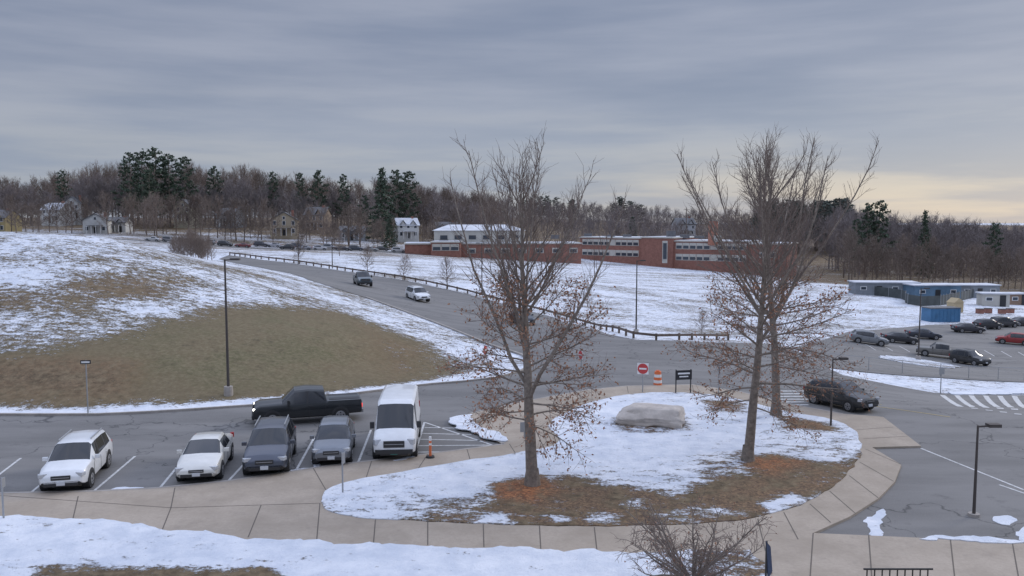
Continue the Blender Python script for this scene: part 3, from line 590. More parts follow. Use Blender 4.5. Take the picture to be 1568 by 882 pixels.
# ------------------------------------------------------------ buildings
def parented(name,loc,rz,parts):
    e=bpy.data.objects.new(name,None); scene.collection.objects.link(e); e.location=loc; e.rotation_euler=(0,0,rz)
    for n,mb in parts:
        o=mb.obj(n); o.parent=e
    return e
def house(name,u,d,w,dp,h,wall,roofm,rz=0.0,front_gable=False,zoff=0):
    x=(u-784)/F*d; z=tz(x,d)+zoff; wm=newmat('siding',wall,.8,var=.08,scale=1)
    wl=MB();rf=MB();wn=MB();dr=MB()
    wl.box((0,0,h/2-2),(w,dp,h+4),wm); rh=h*.5
    if front_gable:
        vs=[(-w/2,-dp/2,h),(w/2,-dp/2,h),(0,-dp/2,h+rh),(-w/2,dp/2,h),(w/2,dp/2,h),(0,dp/2,h+rh)]; wl.add(vs,[(0,1,2),(3,5,4)],wm)
        for s in(-1,1): rf.add([(s*(w/2+.4),-dp/2-.4,h-.2),(0,-dp/2-.4,h+rh+.1),(0,dp/2+.4,h+rh+.1),(s*(w/2+.4),dp/2+.4,h-.2),(s*(w/2+.4),-dp/2-.4,h-.0),(0,-dp/2-.4,h+rh+.3),(0,dp/2+.4,h+rh+.3),(s*(w/2+.4),dp/2+.4,h-.0)],[(0,1,2,3),(4,5,6,7),(0,1,5,4),(3,2,6,7),(0,3,7,4)],roofm)
        wn.box((0,-dp/2-.03,h+rh*.3),(1.0,.06,1.2),M['white']); wn.box((0,-dp/2-.06,h+rh*.3),(.75,.06,.95),M['win'])
    else:
        vs=[(-w/2,-dp/2,h),(-w/2,dp/2,h),(-w/2,0,h+rh),(w/2,-dp/2,h),(w/2,dp/2,h),(w/2,0,h+rh)]; wl.add(vs,[(0,1,2),(3,5,4)],wm)
        for s in(-1,1): rf.add([(-w/2-.4,s*(dp/2+.4),h-.2),(-w/2-.4,0,h+rh+.1),(w/2+.4,0,h+rh+.1),(w/2+.4,s*(dp/2+.4),h-.2),(-w/2-.4,s*(dp/2+.4),h),(-w/2-.4,0,h+rh+.3),(w/2+.4,0,h+rh+.3),(w/2+.4,s*(dp/2+.4),h)],[(0,1,2,3),(4,5,6,7),(0,1,5,4),(3,2,6,7),(0,3,7,4)],roofm)
        for gx in (-w*.25,w*.22):
            gw=w*.28; rf.add([(gx-gw/2-.3,-dp/2-.5,h+.1),(gx,-dp/2-.5,h+rh*.8),(gx,0,h+rh*.8),(gx-gw/2-.3,0,h+.1)],[(0,1,2,3)],roofm); rf.add([(gx+gw/2+.3,-dp/2-.5,h+.1),(gx,-dp/2-.5,h+rh*.8+.01),(gx,0,h+rh*.8+.01),(gx+gw/2+.3,0,h+.1)],[(0,1,2,3)],roofm)
            wl.add([(gx-gw/2,-dp/2-.05,h-.2),(gx+gw/2,-dp/2-.05,h-.2),(gx,-dp/2-.05,h+rh*.75)],[(0,1,2)],wm)
    for fl in range(2 if h>4.5 else 1):
        n=max(2,int(w/2.6))
        for i in range(n):
            X_=-w/2+w*(i+.5)/n; zc=1.6+fl*2.8
            if fl==0 and i==n//2: dr.box((X_,-dp/2-.03,1.0),(1.0,.08,2.1),M['blackpl']); continue
            wn.box((X_,-dp/2-.02,zc),(1.2,.06,1.6),M['white']); wn.box((X_,-dp/2-.05,zc),(.95,.06,1.35),M['win'])
    wl.box((w*.3,0,h+rh*.9),(.8,.8,rh*.9),M['brick'])
    wl.box((0,-dp/2-1.2,2.6),(w*.6,2.2,.15),roofm)
    for i in range(4): wl.box((-w*.28+i*w*.187,-dp/2-2.2,1.2),(.15,.15,2.7),M['white'])
    parented(name,(x,d,z),rz,[('walls',wl),('roof',rf),('windows',wn),('door',dr)])
Y_=(.40,.32,.16);Wt=(.55,.55,.53);Tn=(.42,.35,.25);Gy=(.28,.29,.3)
house('yellow_house',6,285,8.5,8,5,Y_,M['roofg'],R(-6)); house('white_house',152,288,8,7,4.4,Wt,M['roofg'],R(12),True); house('white_house',184,296,7,7,3.4,Wt,M['roofg'],R(5)); house('white_house',92,322,8.5,8,5,Wt,M['roofsnow'],R(-14),zoff=1)
house('white_house',118,330,7,8,5.4,(.45,.45,.43),M['roofg'],R(10),True,zoff=2.5)
house('tan_house',437,296,9.5,9,5.4,Tn,M['roofg'],R(12),True,zoff=.8); house('tan_house',488,318,8,8,5.6,(.36,.28,.21),M['roofg'],R(-8),zoff=1); house('tan_house',290,322,7.5,8,5.4,(.38,.35,.26),M['roofg'],R(-8),True,zoff=2.5)
house('white_house',622,306,8,8,4.8,Wt,M['roofsnow'],R(20),zoff=1.2); house('grey_house',541,300,9,7,3.2,Gy,M['roofg'],R(6)); house('white_house',1046,430,10,9,6,(.45,.46,.48),M['roofg'],R(10),zoff=4.5); house('grey_house',356,325,8,8,4.6,Gy,M['roofg'],R(-20),zoff=.5)
house('white_house',684,312,8,8,4.4,(.42,.42,.42),M['roofg'],R(10),zoff=1)
def school():
    bw=MB();rf=MB();wn=MB();ch=MB()
    def P(u,d): return Vector(((u-784)/F*d,d))
    def block(u0,d0,u1,d1,zt,zb,depth,mat,win=0):
        a=P(u0,d0);b=P(u1,d1); L=(b-a).length; dr=(b-a)/L; nm=Vector((dr.y,-dr.x)); rz=math.atan2(dr.y,dr.x)
        if nm.y>0: nm=-nm
        c=(a+b)/2-nm*depth/2
        bw.box((c.x,c.y,(zt+zb)/2),(L,depth,zt-zb),mat,rz)
        rf.box((c.x,c.y,zt+.15),(L+.6,depth+.6,.35),M['cream'],rz); rf.box((c.x,c.y,zt+.37),(L-.4,depth-.4,.1),M['roofsnow'],rz)
        for w in range(win):
            zc=zt-1.4-w*3.5; Lw=L*.92; nseg=max(2,int(Lw/2.2))
            for i in range(nseg):
                q=a+dr*(L*.04+Lw*(i+.5)/nseg)+nm*.02; solid=(i%7==5)
                wn.box((q.x,q.y,zc),(Lw/nseg-.12,.12,2.0),M['cream'],rz)
                if not solid:
                    q=q+nm*.06; wn.box((q.x,q.y,zc-.35),(Lw/nseg-.5,.12,.95),M['win'],rz)
    block(888,282,982,266,5.6,-7,16,M['brick'],2)
    block(982,265,1030,258,5.9,-8,18,M['brick'],0)
    block(1030,259,1148,246,4.9,-9,16,M['brick'],2)
    block(1148,244,1206,239,4.4,-9,18,M['brick'],0)
    q=P(1018,257.2); wn.box((q.x,q.y,1.6),(1.6,.2,7),M['cream'],R(-10)); q=P(1018,257.0); wn.box((q.x,q.y,1.9),(1.1,.2,5),M['win'],R(-10))
    q=P(1176,239.5); wn.box((q.x,q.y,1.4),(5,.2,1.8),M['cream']); q=P(1176,239.3); wn.box((q.x,q.y,1.4),(4,.2,1.2),M['win'])
    block(620,246,890,252,4.3,-3,14,M['brick'],0); block(660,243,705,243,4.9,-1,10,M['brick'],1)
    for u in range(722,885,26):
        dd=246+(u-620)/270*6-.05
        q=P(u,dd); wn.box((q.x,q.y,2.3),(2.6,.3,1.6),M['cream'],R(6)); q=P(u,dd-.12); wn.box((q.x,q.y,2.2),(2.0,.3,1.0),M['win'],R(6))
    g=P(733,262); bw.box((g.x,g.y,3.5),(28,18,10),M['cream'],R(4))
    hw,hd=14.6,9.6; cs,sn=math.cos(R(4)),math.sin(R(4))
    def tr(x,y,z): return (g.x+x*cs-y*sn,g.y+x*sn+y*cs,z)
    vs=[tr(-hw,-hd,8.4),tr(hw,-hd,8.4),tr(hw,hd,8.4),tr(-hw,hd,8.4),tr(-hw+5,0,10.2),tr(hw-5,0,10.2)]
    rf.add(vs,[(0,1,5,4),(1,2,5),(2,3,4,5),(3,0,4),(3,2,1,0)],M['roofsnow'])
    for i in range(6):
        x,y,z=tr(-11+i*4.4,-9.1,6.3); wn.box((x,y,z),(2.2,.15,1.2),M['win'],R(4))
    for u,d,h in [(1027,264,2.4),(900,285,1.2),(1070,262,.8),(935,280,.8),(1175,250,1.4),(1048,264,1.2),(960,276,1.0),(680,252,1.0),(850,256,1.2)]:
        q=P(u,d); bw.box((q.x,q.y,(5.8 if d>255 else 4.6)+h/2),(2.6,2.6,h),M['roofg'])
    cb=newmat('chimney_brick',(.42,.19,.13),.9,var=.15,scale=2)
    q=P(1091,250); ch.box((q.x,q.y,7.6),(2.4,2.4,7.4),cb); ch.box((q.x,q.y,11.45),(2.7,2.7,.3),M['kerb']); q=P(1097,249); ch.box((q.x,q.y,6),(2.2,2.2,2),M['cream'])
    parented('school_building',(0,0,0),0,[('walls',bw),('roof',rf),('windows',wn),('chimney',ch)])
school()
p=site(1440,492); k=MB(); k.box((0,0,1.1),(5.2,2.4,2.2),M['blue']); k.box((0,0,2.25),(5.3,2.5,.12),M['roofg'])
for i in range(8): k.box((-2.3+i*.65,-1.22,1.1),(.1,.06,2.0),M['blue'])
k.obj('shipping_container',p,R(8))
p=site(1462,478); k=MB(); k.box((0,0,.9),(2.2,1.6,1.8),M['tan']); k.add([(-1.2,-.9,1.8),(1.2,-.9,1.8),(1.2,.9,1.8),(-1.2,.9,1.8),(0,-.9,2.6),(0,.9,2.6)],[(0,1,4),(2,3,5),(0,4,5,3),(1,2,5,4)],M['tan']); k.obj('tan_tent',p,R(20))  # small tan tent: fabric walls under a gabled fabric top
def panelfence(name,pts,h,mat,step=3):
    P=smooth_line(W2(pts),step); k=MB(); pr=None
    for q in P:
        z=tz(*q); k.cyl((q[0],q[1],z-.3),(q[0],q[1],z+h+.15),.06,.06,6,M['galv']); c=Vector((q[0],q[1],z+h/2))
        if pr is not None: k.beam(pr,c,.04,h-.1,mat)
        pr=c
    return k.obj(name)
panelfence('screened_fence',[(1310,449),(1380,458),(1390,466),(1440,468),(1510,452)],2.0,M['mesh'])
def shed(name,u,v,w,dp,h,mat,rz):
    p=site(u,v); k=MB(); k.box((0,0,h/2-.3),(w,dp,h+.6),mat); k.box((0,0,h+.12),(w+.5,dp+.5,.22),M['roofsnow'])
    n=max(2,int(w/3))
    for i in range(n):
        x=-w/2+w*(i+.5)/n
        if i%3==1: k.box((x,-dp/2-.03,1.1),(1.1,.08,2.2),M['blackpl'])
        else: k.box((x,-dp/2-.03,h*.6),(1.3,.08,.8),M['white']); k.box((x,-dp/2-.07,h*.6),(1.05,.06,.6),M['win'])
    k.obj(name,p,rz)
shed('grey_storage_building',1352,452,13,5,2.8,M['greysid'],R(-6)); shed('blue_storage_building',1425,458,10,5,3.0,newmat('blue_cladding',(.12,.2,.28),.8,var=.2,scale=1),R(4)); shed('grey_storage_building',1490,455,9,5,2.8,M['greysid'],R(2))
shed('storage_shed',1520,468,5,3,2.4,M['cream'],R(-10)); shed('storage_shed',1553,466,4,3,2.2,newmat('brown_cladding',(.25,.17,.12),.8,var=.2),R(5))
k=MB()
for i in range(4):
    k.box((i*1.9,(i%2)*1.0,.4),(1.1,.8,.8),M['brick']); k.box((i*1.9,(i%2)*1.0,.85),(1.2,.9,.1),M['roofg'])
k.obj('storage_crates',site(1500,480),R(-5))
# ------------------------------------------------------------ trees
def tubes(P0,P1,R0,R1,n):
    P0=np.array(P0);P1=np.array(P1);R0=np.array(R0);R1=np.array(R1)
    d=P1-P0; d/=np.linalg.norm(d,axis=1,keepdims=True)+1e-9
    ref=np.where(np.abs(d[:,2:3])>.8,np.array([[1.,0,0]]),np.array([[0,0,1.]])); a=np.cross(d,ref); a/=np.linalg.norm(a,axis=1,keepdims=True)+1e-9; b=np.cross(d,a)
    t=np.arange(n)*2*np.pi/n; cs=np.cos(t)[None,:,None];sn=np.sin(t)[None,:,None]
    ring=a[:,None]*cs+b[:,None]*sn; v0=P0[:,None]+ring*R0[:,None,None]; v1=P1[:,None]+ring*R1[:,None,None]
    V=np.stack([v0,v1],1).reshape(-1,3); S=len(P0); base=(np.arange(S)*2*n)[:,None]; i=np.arange(n)[None]; j=(i+1)%n
    Fq=np.stack([base+i,base+j,base+n+j,base+n+i],-1).reshape(-1,4); return V,Fq
def quads(Cn,size,elong=1.0,rg=rng):
    n=len(Cn); a=rg.normal(size=(n,3)); a/=np.linalg.norm(a,axis=1,keepdims=True); b=np.cross(a,rg.normal(size=(n,3))); b/=np.linalg.norm(b,axis=1,keepdims=True)
    s=(size*rg.uniform(.6,1.3,n))[:,None]; V=np.stack([Cn-a*s*elong,Cn+b*s*.7,Cn+a*s*elong,Cn-b*s*.7],1).reshape(-1,3)
    return V,np.arange(n*4).reshape(n,4)
def rv(rnd,s=1.0): return Vector((rnd.gauss(0,s),rnd.gauss(0,s),rnd.gauss(0,s)))
def grow(rnd,p,d,L,r,n,bend,wob,acc,rend=.35):
    pts=[p.copy()]; dirs=[]; d=d.normalized(); st=L/n
    for i in range(n):
        d=(d+bend/n+rv(rnd,wob)).normalized(); q=p+d*st; r0=r*(1-(1-rend)*i/n); r1=r*(1-(1-rend)*(i+1)/n); acc.append((tuple(p),tuple(q),r0,r1)); p=q; pts.append(q.copy()); dirs.append(d.copy())
    return pts,dirs
def along(pts,dirs,t):
    n=len(dirs); i=min(int(t*n),n-1); f=t*n-i; return pts[i].lerp(pts[i+1],f),dirs[i]
def perp(rnd,d,ang,prefer=None):
    q=rv(rnd)
    if prefer is not None: q+=prefer
    a=(q-d*q.dot(d)).normalized(); return (d*math.cos(ang)+a*math.sin(ang)).normalized()
def oak(name,loc,H,Rc,r0,seed,nl=46,leaf=2600,leaders=8,leafh=.6,start=.2):
    rnd=random.Random(seed); A_=[];B_=[];Cc=[];LF=[]
    tp,td=grow(rnd,Vector((0,0,-.1)),Vector((0,0,1)),H*.86,r0,16,Vector((0,0,.2)),.028,A_,.10)
    A_.append(((0,0,-.15),(0,0,.7),r0*1.45,r0*1.0))
    limbs=[]
    for i in range(nl):
        f=(i+rnd.random())/nl; t=start+(.97-start)*f; p,d=along(tp,td,t); az=i*2.399+rnd.uniform(-.4,.4)
        el=R(-10+74*f**.8+rnd.uniform(-8,8)); L=Rc*(1.0-.42*f)*rnd.uniform(.7,1.15)*(1.0 if f>.10 else .8)
        dd=Vector((math.cos(az)*math.cos(el),math.sin(az)*math.cos(el),math.sin(el))); limbs.append((p,dd,L,.010*L+.010,Vector((0,0,-.35+1.1*f)),f))
    for i in range(leaders):
        t=rnd.uniform(.30,.62); p,d=along(tp,td,t); az=i*2*math.pi/leaders+rnd.uniform(-.35,.35); el=R(rnd.uniform(48,60)); zz=H*rnd.uniform(.84,1.0)-p.z; L=zz/math.sin(el+R(13))
        dd=Vector((math.cos(az)*math.cos(el),math.sin(az)*math.cos(el),math.sin(el))); limbs.append((p,dd,L,r0*.40*(1-t)+.02,Vector((0,0,.75)),.9))
    for (p,dd,L,r,bend,f) in limbs:
        lp,ld=grow(rnd,p,dd,L,r,7,bend,.055,B_,.22); ns=int(4+L*3.0)
        for j in range(ns):
            s=.18+.8*(j+rnd.random())/ns; q,dq=along(lp,ld,s); l2=(.28*min(L,4.5)*(1.15-s)+.45)*rnd.uniform(.6,1.25)
            l2=min(l2,1.8); d2=perp(rnd,dq,R(rnd.uniform(25,50)),Vector((0,0,.6*f)))
            sp,sd=grow(rnd,q,d2,l2,.011+.004*l2,3,Vector((0,0,-.15+.6*f)),.09,Cc,.45); nt=int(2+l2*2.8)
            for k_ in range(nt):
                s2=.2+.8*(k_+rnd.random())/nt; q2,dq2=along(sp,sd,min(s2,.999)); l3=rnd.uniform(.25,.65); d3=perp(rnd,dq2,R(rnd.uniform(20,50)),Vector((0,0,.5*f)))
                tp_,_=grow(rnd,q2,d3,l3,.007,2,Vector((0,0,.1)),.12,Cc,.5)
                if q2.z<H*leafh: LF+= [tuple(tp_[1]),tuple(tp_[2]),tuple(q2)]
    parts=[]
    for a,n,m in ((A_,12,M['bark']),(B_,6,M['bark']),(Cc,3,M['twig'])):
        V,Q=tubes([x[0] for x in a],[x[1] for x in a],[x[2] for x in a],[x[3] for x in a],n); parts.append((V,Q,m))
    if leaf and LF:
        LFa=np.array(LF); rg=np.random.default_rng(seed)
        key=np.sin(LFa[:,0]*1.9+seed)+np.sin(LFa[:,1]*2.1)+np.sin(LFa[:,2]*1.7+1)+rg.normal(0,.9,len(LFa))-LFa[:,2]/H*3.0
        sel=LFa[np.argsort(-key)[:leaf]]; sel=sel+rg.normal(0,.09,sel.shape); V,Q=quads(sel,.055,1.2,rg); parts.append((V,Q,M['leaf']))
    return np_obj(name,parts,loc)
p=site(815,748); oak('oak_tree',(p.x,p.y,.15),14.1,4.3,.26,11,48,4200,8,.60)
p=site(1145,710); oak('oak_tree',(p.x,p.y,.15),14.8,4.4,.24,23,42,2600,6,.55)
p=site(1188,640); oak('oak_tree',(p.x,p.y,.15),15.8,4.8,.26,37,46,2000,8,.5)
# small ornamental tree near the building
p=Vector((5.0,22.0,0)); rnd=random.Random(5); A_=[];Cc=[];LF=[]
grow(rnd,Vector((0,0,0)),Vector((.05,0,1)),.75,.13,3,Vector((0,0,0)),.05,A_,.8)
for i in range(24):
    az=i*2.399; el=R(rnd.uniform(8,64)); L=rnd.uniform(2.0,2.9)*(1.0 if el<.8 else .85); lp,ld=grow(rnd,Vector((0.03,0,.8)),Vector((math.cos(az)*math.cos(el),math.sin(az)*math.cos(el),math.sin(el))),L,.045,7,Vector((0,0,.2)),.14,A_,.22)
    for j in range(14):
        q,dq=along(lp,ld,.2+.79*(j+rnd.random()*.9)/14); sp,sd=grow(rnd,q,perp(rnd,dq,R(rnd.uniform(30,65))),rnd.uniform(.35,.8),.012,4,Vector((0,0,-.1)),.18,Cc,.4)
        for k_ in range(6):
            q2,d2=along(sp,sd,.15+.8*rnd.random()); tp_,_=grow(rnd,q2,perp(rnd,d2,R(rnd.uniform(30,70))),rnd.uniform(.12,.35),.006,2,Vector((0,0,0)),.22,Cc,.5)
            if rnd.random()<.25: LF.append(tuple(tp_[2]))
parts=[]
for a,n,m in ((A_,7,M['bark']),(Cc,3,M['twig'])):
    V,Q=tubes([x[0] for x in a],[x[1] for x in a],[x[2] for x in a],[x[3] for x in a],n); parts.append((V,Q,m))
V,Q=quads(np.array(LF),.03); parts.append((V,Q,M['leaf'])); np_obj('crabapple_tree',parts,(p.x,p.y,.15))
def bare_template(seed,H=16,Rc=5,twr=.035,nl=26,ns=7,nt=6,tl=1.3):
    rnd=random.Random(seed); A_=[];B_=[];Cc=[]
    tp,td=grow(rnd,Vector((0,0,-.5)),Vector((0,0,1)),H*.85,H*.016,8,Vector((0,0,.1)),.05,A_,.15)
    for i in range(nl):
        f=(i+rnd.random())/nl; t=.22+.76*f; p,d=along(tp,td,t); az=i*2.399; el=R(15+55*f); L=Rc*(.75+.5*math.sin(math.pi*min(1,f*1.1)))*rnd.uniform(.7,1.15)
        lp,ld=grow(rnd,p,Vector((math.cos(az)*math.cos(el),math.sin(az)*math.cos(el),math.sin(el))),L,.02*L,4,Vector((0,0,.6)),.08,B_,.3)
        for j in range(ns):
            q,dq=along(lp,ld,.25+.74*(j+rnd.random())/ns); l2=L*.32*rnd.uniform(.7,1.3); sp,sd=grow(rnd,q,perp(rnd,dq,R(rnd.uniform(25,55))),l2,twr*1.1,2,Vector((0,0,.3)),.1,Cc,.6)
            for k_ in range(nt):
                q2,d2=along(sp,sd,.2+.79*rnd.random()); grow(rnd,q2,perp(rnd,d2,R(rnd.uniform(20,60))),tl*rnd.uniform(.5,1.2),twr*.7,1,Vector((0,0,.2)),.1,Cc,.4)
    out=[]
    for a,n in ((A_,6),(B_,4)):
        out.append(tubes([x[0] for x in a],[x[1] for x in a],[x[2] for x in a],[x[3] for x in a],n))
    P0=np.array([x[0] for x in Cc]);P1=np.array([x[1] for x in Cc]);r0=np.array([x[2] for x in Cc])[:,None];d=P1-P0; s=np.cross(d,np.random.default_rng(seed).normal(size=d.shape)); s/=np.linalg.norm(s,axis=1,keepdims=True)+1e-9
    V=np.stack([P0-s*r0,P0+s*r0,P1+s*r0*.5,P1-s*r0*.5],1).reshape(-1,3); out.append((V,np.arange(len(P0)*4).reshape(-1,4)))
    Vs=[];Fs=[];o=0
    for V,Q in out: Vs.append(V);Fs.append(Q+o);o+=len(V)
    V=np.concatenate(Vs); return V/V[:,2].max(),np.concatenate(Fs)
def pine_template(seed,conical=False):
    rnd=random.Random(seed); A_=[]; cl=[]; grow(rnd,Vector((0,0,-.02)),Vector((0,0,1)),1.0,.018,6,Vector((0,0,0)),.01,A_,.2)
    n=40 if not conical else 60
    for i in range(n):
        f=(i+.5)/n; z=(.22 if not conical else .08)+(.77 if not conical else .91)*f; az=i*2.399+rnd.uniform(-.6,.6)
        L=(.26*(1-f)**.55*rnd.uniform(.35,1.25)+.03) if not conical else .22*(1-f)*rnd.uniform(.8,1.1)+.015
        el=R(10 if not conical else -12); p0=Vector((0,0,z)); dd=Vector((math.cos(az)*math.cos(el),math.sin(az)*math.cos(el),math.sin(el))); grow(rnd,p0,dd,L,.005,2,Vector((0,0,.1)),.05,A_,.3)
        m=int(16+L*160)
        for _ in range(m):
            s=rnd.uniform(.25,1.05)**.8; q=p0+dd*L*s; cl.append((q.x+rnd.gauss(0,.018),q.y+rnd.gauss(0,.018),q.z+rnd.gauss(0,.010)+.006))
    V,Q=tubes([x[0] for x in A_],[x[1] for x in A_],[x[2] for x in A_],[x[3] for x in A_],5)
    V2,Q2=quads(np.array(cl),.015,1.3,np.random.default_rng(seed)); return (V,Q),(V2,Q2)
BT=[bare_template(100+i,16,4.6+.5*(i%3),.045) for i in range(5)]
PT=[pine_template(200+i,False) for i in range(3)]+[pine_template(300,True)]
def inst(V,Q,pos,h,wd,rot):
    c,s=math.cos(rot),math.sin(rot); X_=V[:,0]*wd;Y2=V[:,1]*wd
    return np.stack([pos[0]+X_*c-Y2*s,pos[1]+X_*s+Y2*c,pos[2]+V[:,2]*h],1),Q
SK=[(-200,268),(0,262),(60,264),(100,258),(150,241),(200,242),(240,244),(290,242),(330,250),(380,245),(420,260),(500,262),(550,272),(600,266),(640,269),(680,280),(740,288),(800,298),(860,302),(950,301),(1050,314),(1090,318),(1150,312),(1180,305),(1290,305),(1340,314),(1400,320),(1480,328),(1510,334),(1568,336),(1800,330)]
su=np.array([a for a,b in SK],float);sv=np.array([b for a,b in SK],float)
rnd=random.Random(77)
def wood(name,n,u0,u1,d0,d1,drop,mat,hmin=7,hmax=24,skip=None):
    Vs=[];Fs=[];o=0
    for i in range(n):
        u=u0+(u1-u0)*(i+rnd.random())/n; d=rnd.uniform(d0,d1)
        if skip and skip(u,d): continue
        x=(u-784)/F*d; z=tz(x,d); vt=np.interp(u,su,sv)+rnd.uniform(*drop); h=CH-(vt-340)*d/F-z; h=min(max(h,hmin),hmax)*rnd.uniform(.95,1.0)
        V,Q=inst(*BT[rnd.randrange(5)],(x,d,z),h,min(h,20)*rnd.uniform(.8,1.15),rnd.uniform(0,6.28)); Vs.append(V);Fs.append(Q+o);o+=len(V)
    np_obj(name,[(np.concatenate(Vs),np.concatenate(Fs),mat)])
hs=lambda u,d: any(abs(u-c)<w for c,w in ((152,12),(184,12),(437,18),(622,10),(6,12)))
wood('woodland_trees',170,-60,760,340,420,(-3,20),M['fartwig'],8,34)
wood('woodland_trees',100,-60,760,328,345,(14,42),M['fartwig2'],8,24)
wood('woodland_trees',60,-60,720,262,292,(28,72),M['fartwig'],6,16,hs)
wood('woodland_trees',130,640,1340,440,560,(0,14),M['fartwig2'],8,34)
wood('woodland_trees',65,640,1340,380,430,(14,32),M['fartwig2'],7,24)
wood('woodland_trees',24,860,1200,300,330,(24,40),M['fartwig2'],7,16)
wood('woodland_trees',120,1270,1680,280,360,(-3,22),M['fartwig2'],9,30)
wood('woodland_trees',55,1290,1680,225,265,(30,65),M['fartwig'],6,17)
def pine(u,d,vt,kind=0,wf=1.0,name='pine_tree'):
    x=(u-784)/F*d; z=tz(x,d); h=CH-(vt-340)*d/F-z; t=PT[kind]; ro=rnd.uniform(0,6.28)
    a=inst(*t[0],(x,d,z),h,h*wf,ro); b=inst(*t[1],(x,d,z),h,h*wf,ro); np_obj(name,[(*a,M['bark']),(*b,M['pine'])])
for u,vt,k,wf,d in [(203,236,0,.9,322),(222,234,1,.9,312),(241,228,2,1.0,318),(262,238,0,.9,320),(286,242,1,.8,324),(100,262,2,.7,338),(332,256,0,.8,338),(420,264,2,.7,338),(462,266,1,.6,338),(490,262,0,.8,335),(528,268,1,.7,338),(586,258,3,1.0,300),(608,262,0,.9,325),(626,264,1,.9,330),(597,330,3,1.2,270),
                    (232,262,0,.9,305),(560,300,0,.9,320),(968,332,3,1.2,345),
                    (1328,312,0,.8,275),(1345,308,1,.8,275),(1415,322,3,.7,275),(1522,342,0,.8,260),(1310,336,1,.8,270)]: pine(u,d,vt,k,wf)
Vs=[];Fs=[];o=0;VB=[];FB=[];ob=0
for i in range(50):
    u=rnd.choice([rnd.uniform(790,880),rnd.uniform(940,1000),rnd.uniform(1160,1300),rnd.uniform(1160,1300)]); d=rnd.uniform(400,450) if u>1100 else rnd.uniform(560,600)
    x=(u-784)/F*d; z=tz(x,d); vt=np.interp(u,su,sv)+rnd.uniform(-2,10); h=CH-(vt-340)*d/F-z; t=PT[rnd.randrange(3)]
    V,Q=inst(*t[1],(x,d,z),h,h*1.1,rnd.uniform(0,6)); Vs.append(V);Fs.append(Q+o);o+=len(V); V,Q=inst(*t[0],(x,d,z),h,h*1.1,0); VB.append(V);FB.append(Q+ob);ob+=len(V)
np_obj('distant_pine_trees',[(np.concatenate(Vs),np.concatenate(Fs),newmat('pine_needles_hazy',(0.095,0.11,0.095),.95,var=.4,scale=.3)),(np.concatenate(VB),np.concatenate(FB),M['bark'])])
ST=[bare_template(400+i,10,3.0,.022,26,7,6,.8) for i in range(3)]
for u,v,vt,wf in [(563,420,368,1),(617,430,388,1.2),(684,443,385,1.1),(456,405,358,.9),(1075,512,470,1.2),(900,470,430,1.1),(395,372,318,1),(310,352,296,1),(500,378,330,1),(665,372,326,1),(200,358,300,1),(140,356,318,1),(345,370,314,1),(470,372,318,1),(520,392,345,1),(590,380,334,1),(60,356,300,1),(25,357,305,1),(225,360,296,1)]:
    p=site(u,v); h=(v-vt)*p.y/F; V,Q=inst(*ST[rnd.randrange(3)],(0,0,0),h,h*1.1*wf,rnd.uniform(0,6)); np_obj('bare_tree',[(V,Q,M['fartwig'])],tuple(p))
Vs=[];Fs=[];o=0
for i in range(26):
    u=rnd.uniform(260,328); d=rnd.uniform(112,126); x=(u-784)/F*d; z=tz(x,d); ztop=CH-(rnd.uniform(344,356)+abs(u-292)*.4-340)*d/F; h=max(ztop-z,3); V,Q=inst(*ST[i%3],(x,d,z),h,h*1.0,i); Vs.append(V);Fs.append(Q+o);o+=len(V)
np_obj('shrub_thicket',[(np.concatenate(Vs),np.concatenate(Fs),M['fartwig'])])
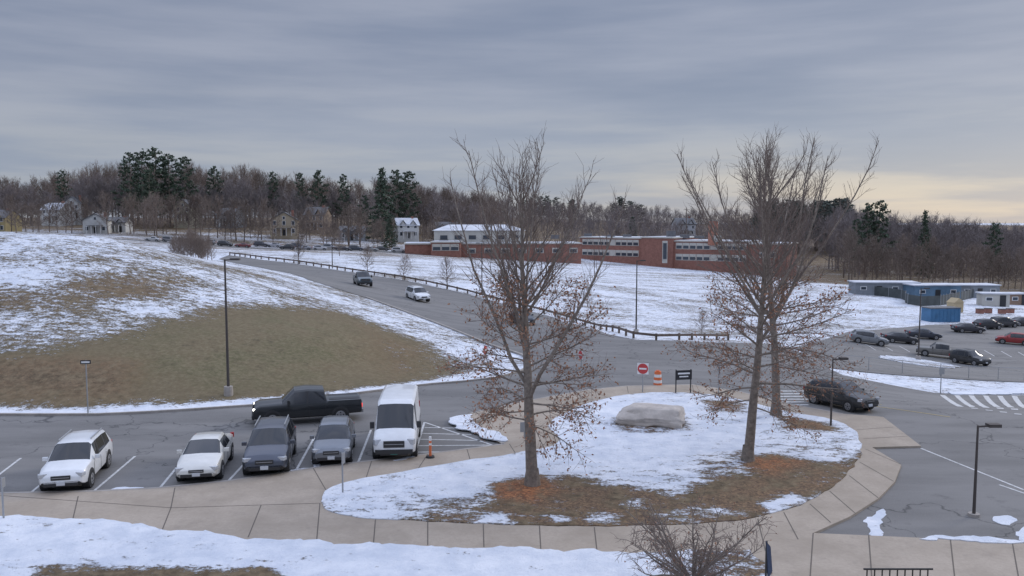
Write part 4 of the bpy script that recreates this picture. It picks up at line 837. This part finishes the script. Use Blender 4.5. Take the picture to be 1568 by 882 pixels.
# ------------------------------------------------------------ light
SE,SA=R(22),R(58)
sd=bpy.data.lights.new('sun','SUN'); sd.energy=1.3; sd.angle=R(18); sd.color=(1,.94,.87); so=bpy.data.objects.new('sun',sd); scene.collection.objects.link(so)
dirv=Vector((math.sin(SA)*math.cos(SE),math.cos(SA)*math.cos(SE),math.sin(SE))); so.rotation_euler=dirv.to_track_quat('Z','Y').to_euler()
w=bpy.data.worlds.new('World'); scene.world=w; w.use_nodes=True; nt=w.node_tree
for n in list(nt.nodes): nt.nodes.remove(n)
class Wt_(NT):
    def __init__(s): s.nt=nt
t=Wt_(); out=t.n('ShaderNodeOutputWorld'); ad=t.n('ShaderNodeAddShader'); b1=t.n('ShaderNodeBackground'); b2=t.n('ShaderNodeBackground')
sky=t.n('ShaderNodeTexSky',sky_type='NISHITA'); sky.sun_disc=False; sky.sun_elevation=SE; sky.sun_rotation=SA; t.l(sky.outputs[0],b1.inputs[0]); b1.inputs[1].default_value=0.012
g=t.n('ShaderNodeTexCoord').outputs['Generated']; sp=t.n('ShaderNodeSeparateXYZ'); t.l(g,sp.inputs[0]); z=sp.outputs[2]
n1=t.noise(t.mapv(g,(1.2,1.2,7),(0.03,-.08,0)),1.4,5,.5); n2=t.noise(t.mapv(g,(2,2,20),(0.02,-.09,.3)),1.5,5,.55)
f=t.rng(t.math('ADD',t.math('MULTIPLY',n1,.6),t.math('MULTIPLY',n2,.4)),.36,.66)
cl=t.mix(f,(.205,.24,.335),(.32,.345,.43))
lo=t.mix(t.rng(n2,.38,.64),(.28,.325,.42),(.40,.42,.455))
c=t.mix(t.rng(z,0.0,.19,.85,0),cl,lo)
dt=t.n('ShaderNodeVectorMath',operation='DOT_PRODUCT'); t.l(g,dt.inputs[0]); dt.inputs[1].default_value=(math.sin(R(38)),math.cos(R(38)),0)
warm=t.math('MULTIPLY',t.rng(dt.outputs['Value'],.78,.99),t.math('MULTIPLY',t.rng(z,.01,.11,1,0),t.rng(n2,.38,.60,.35,1)))
c=t.mix(t.math('MULTIPLY',warm,.75),c,(.68,.59,.48))
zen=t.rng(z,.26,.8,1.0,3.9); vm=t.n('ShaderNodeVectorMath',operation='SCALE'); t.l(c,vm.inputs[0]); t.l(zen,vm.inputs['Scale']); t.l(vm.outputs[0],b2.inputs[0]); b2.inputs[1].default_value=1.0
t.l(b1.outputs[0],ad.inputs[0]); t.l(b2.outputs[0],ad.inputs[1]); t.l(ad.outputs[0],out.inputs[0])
print('DONE')
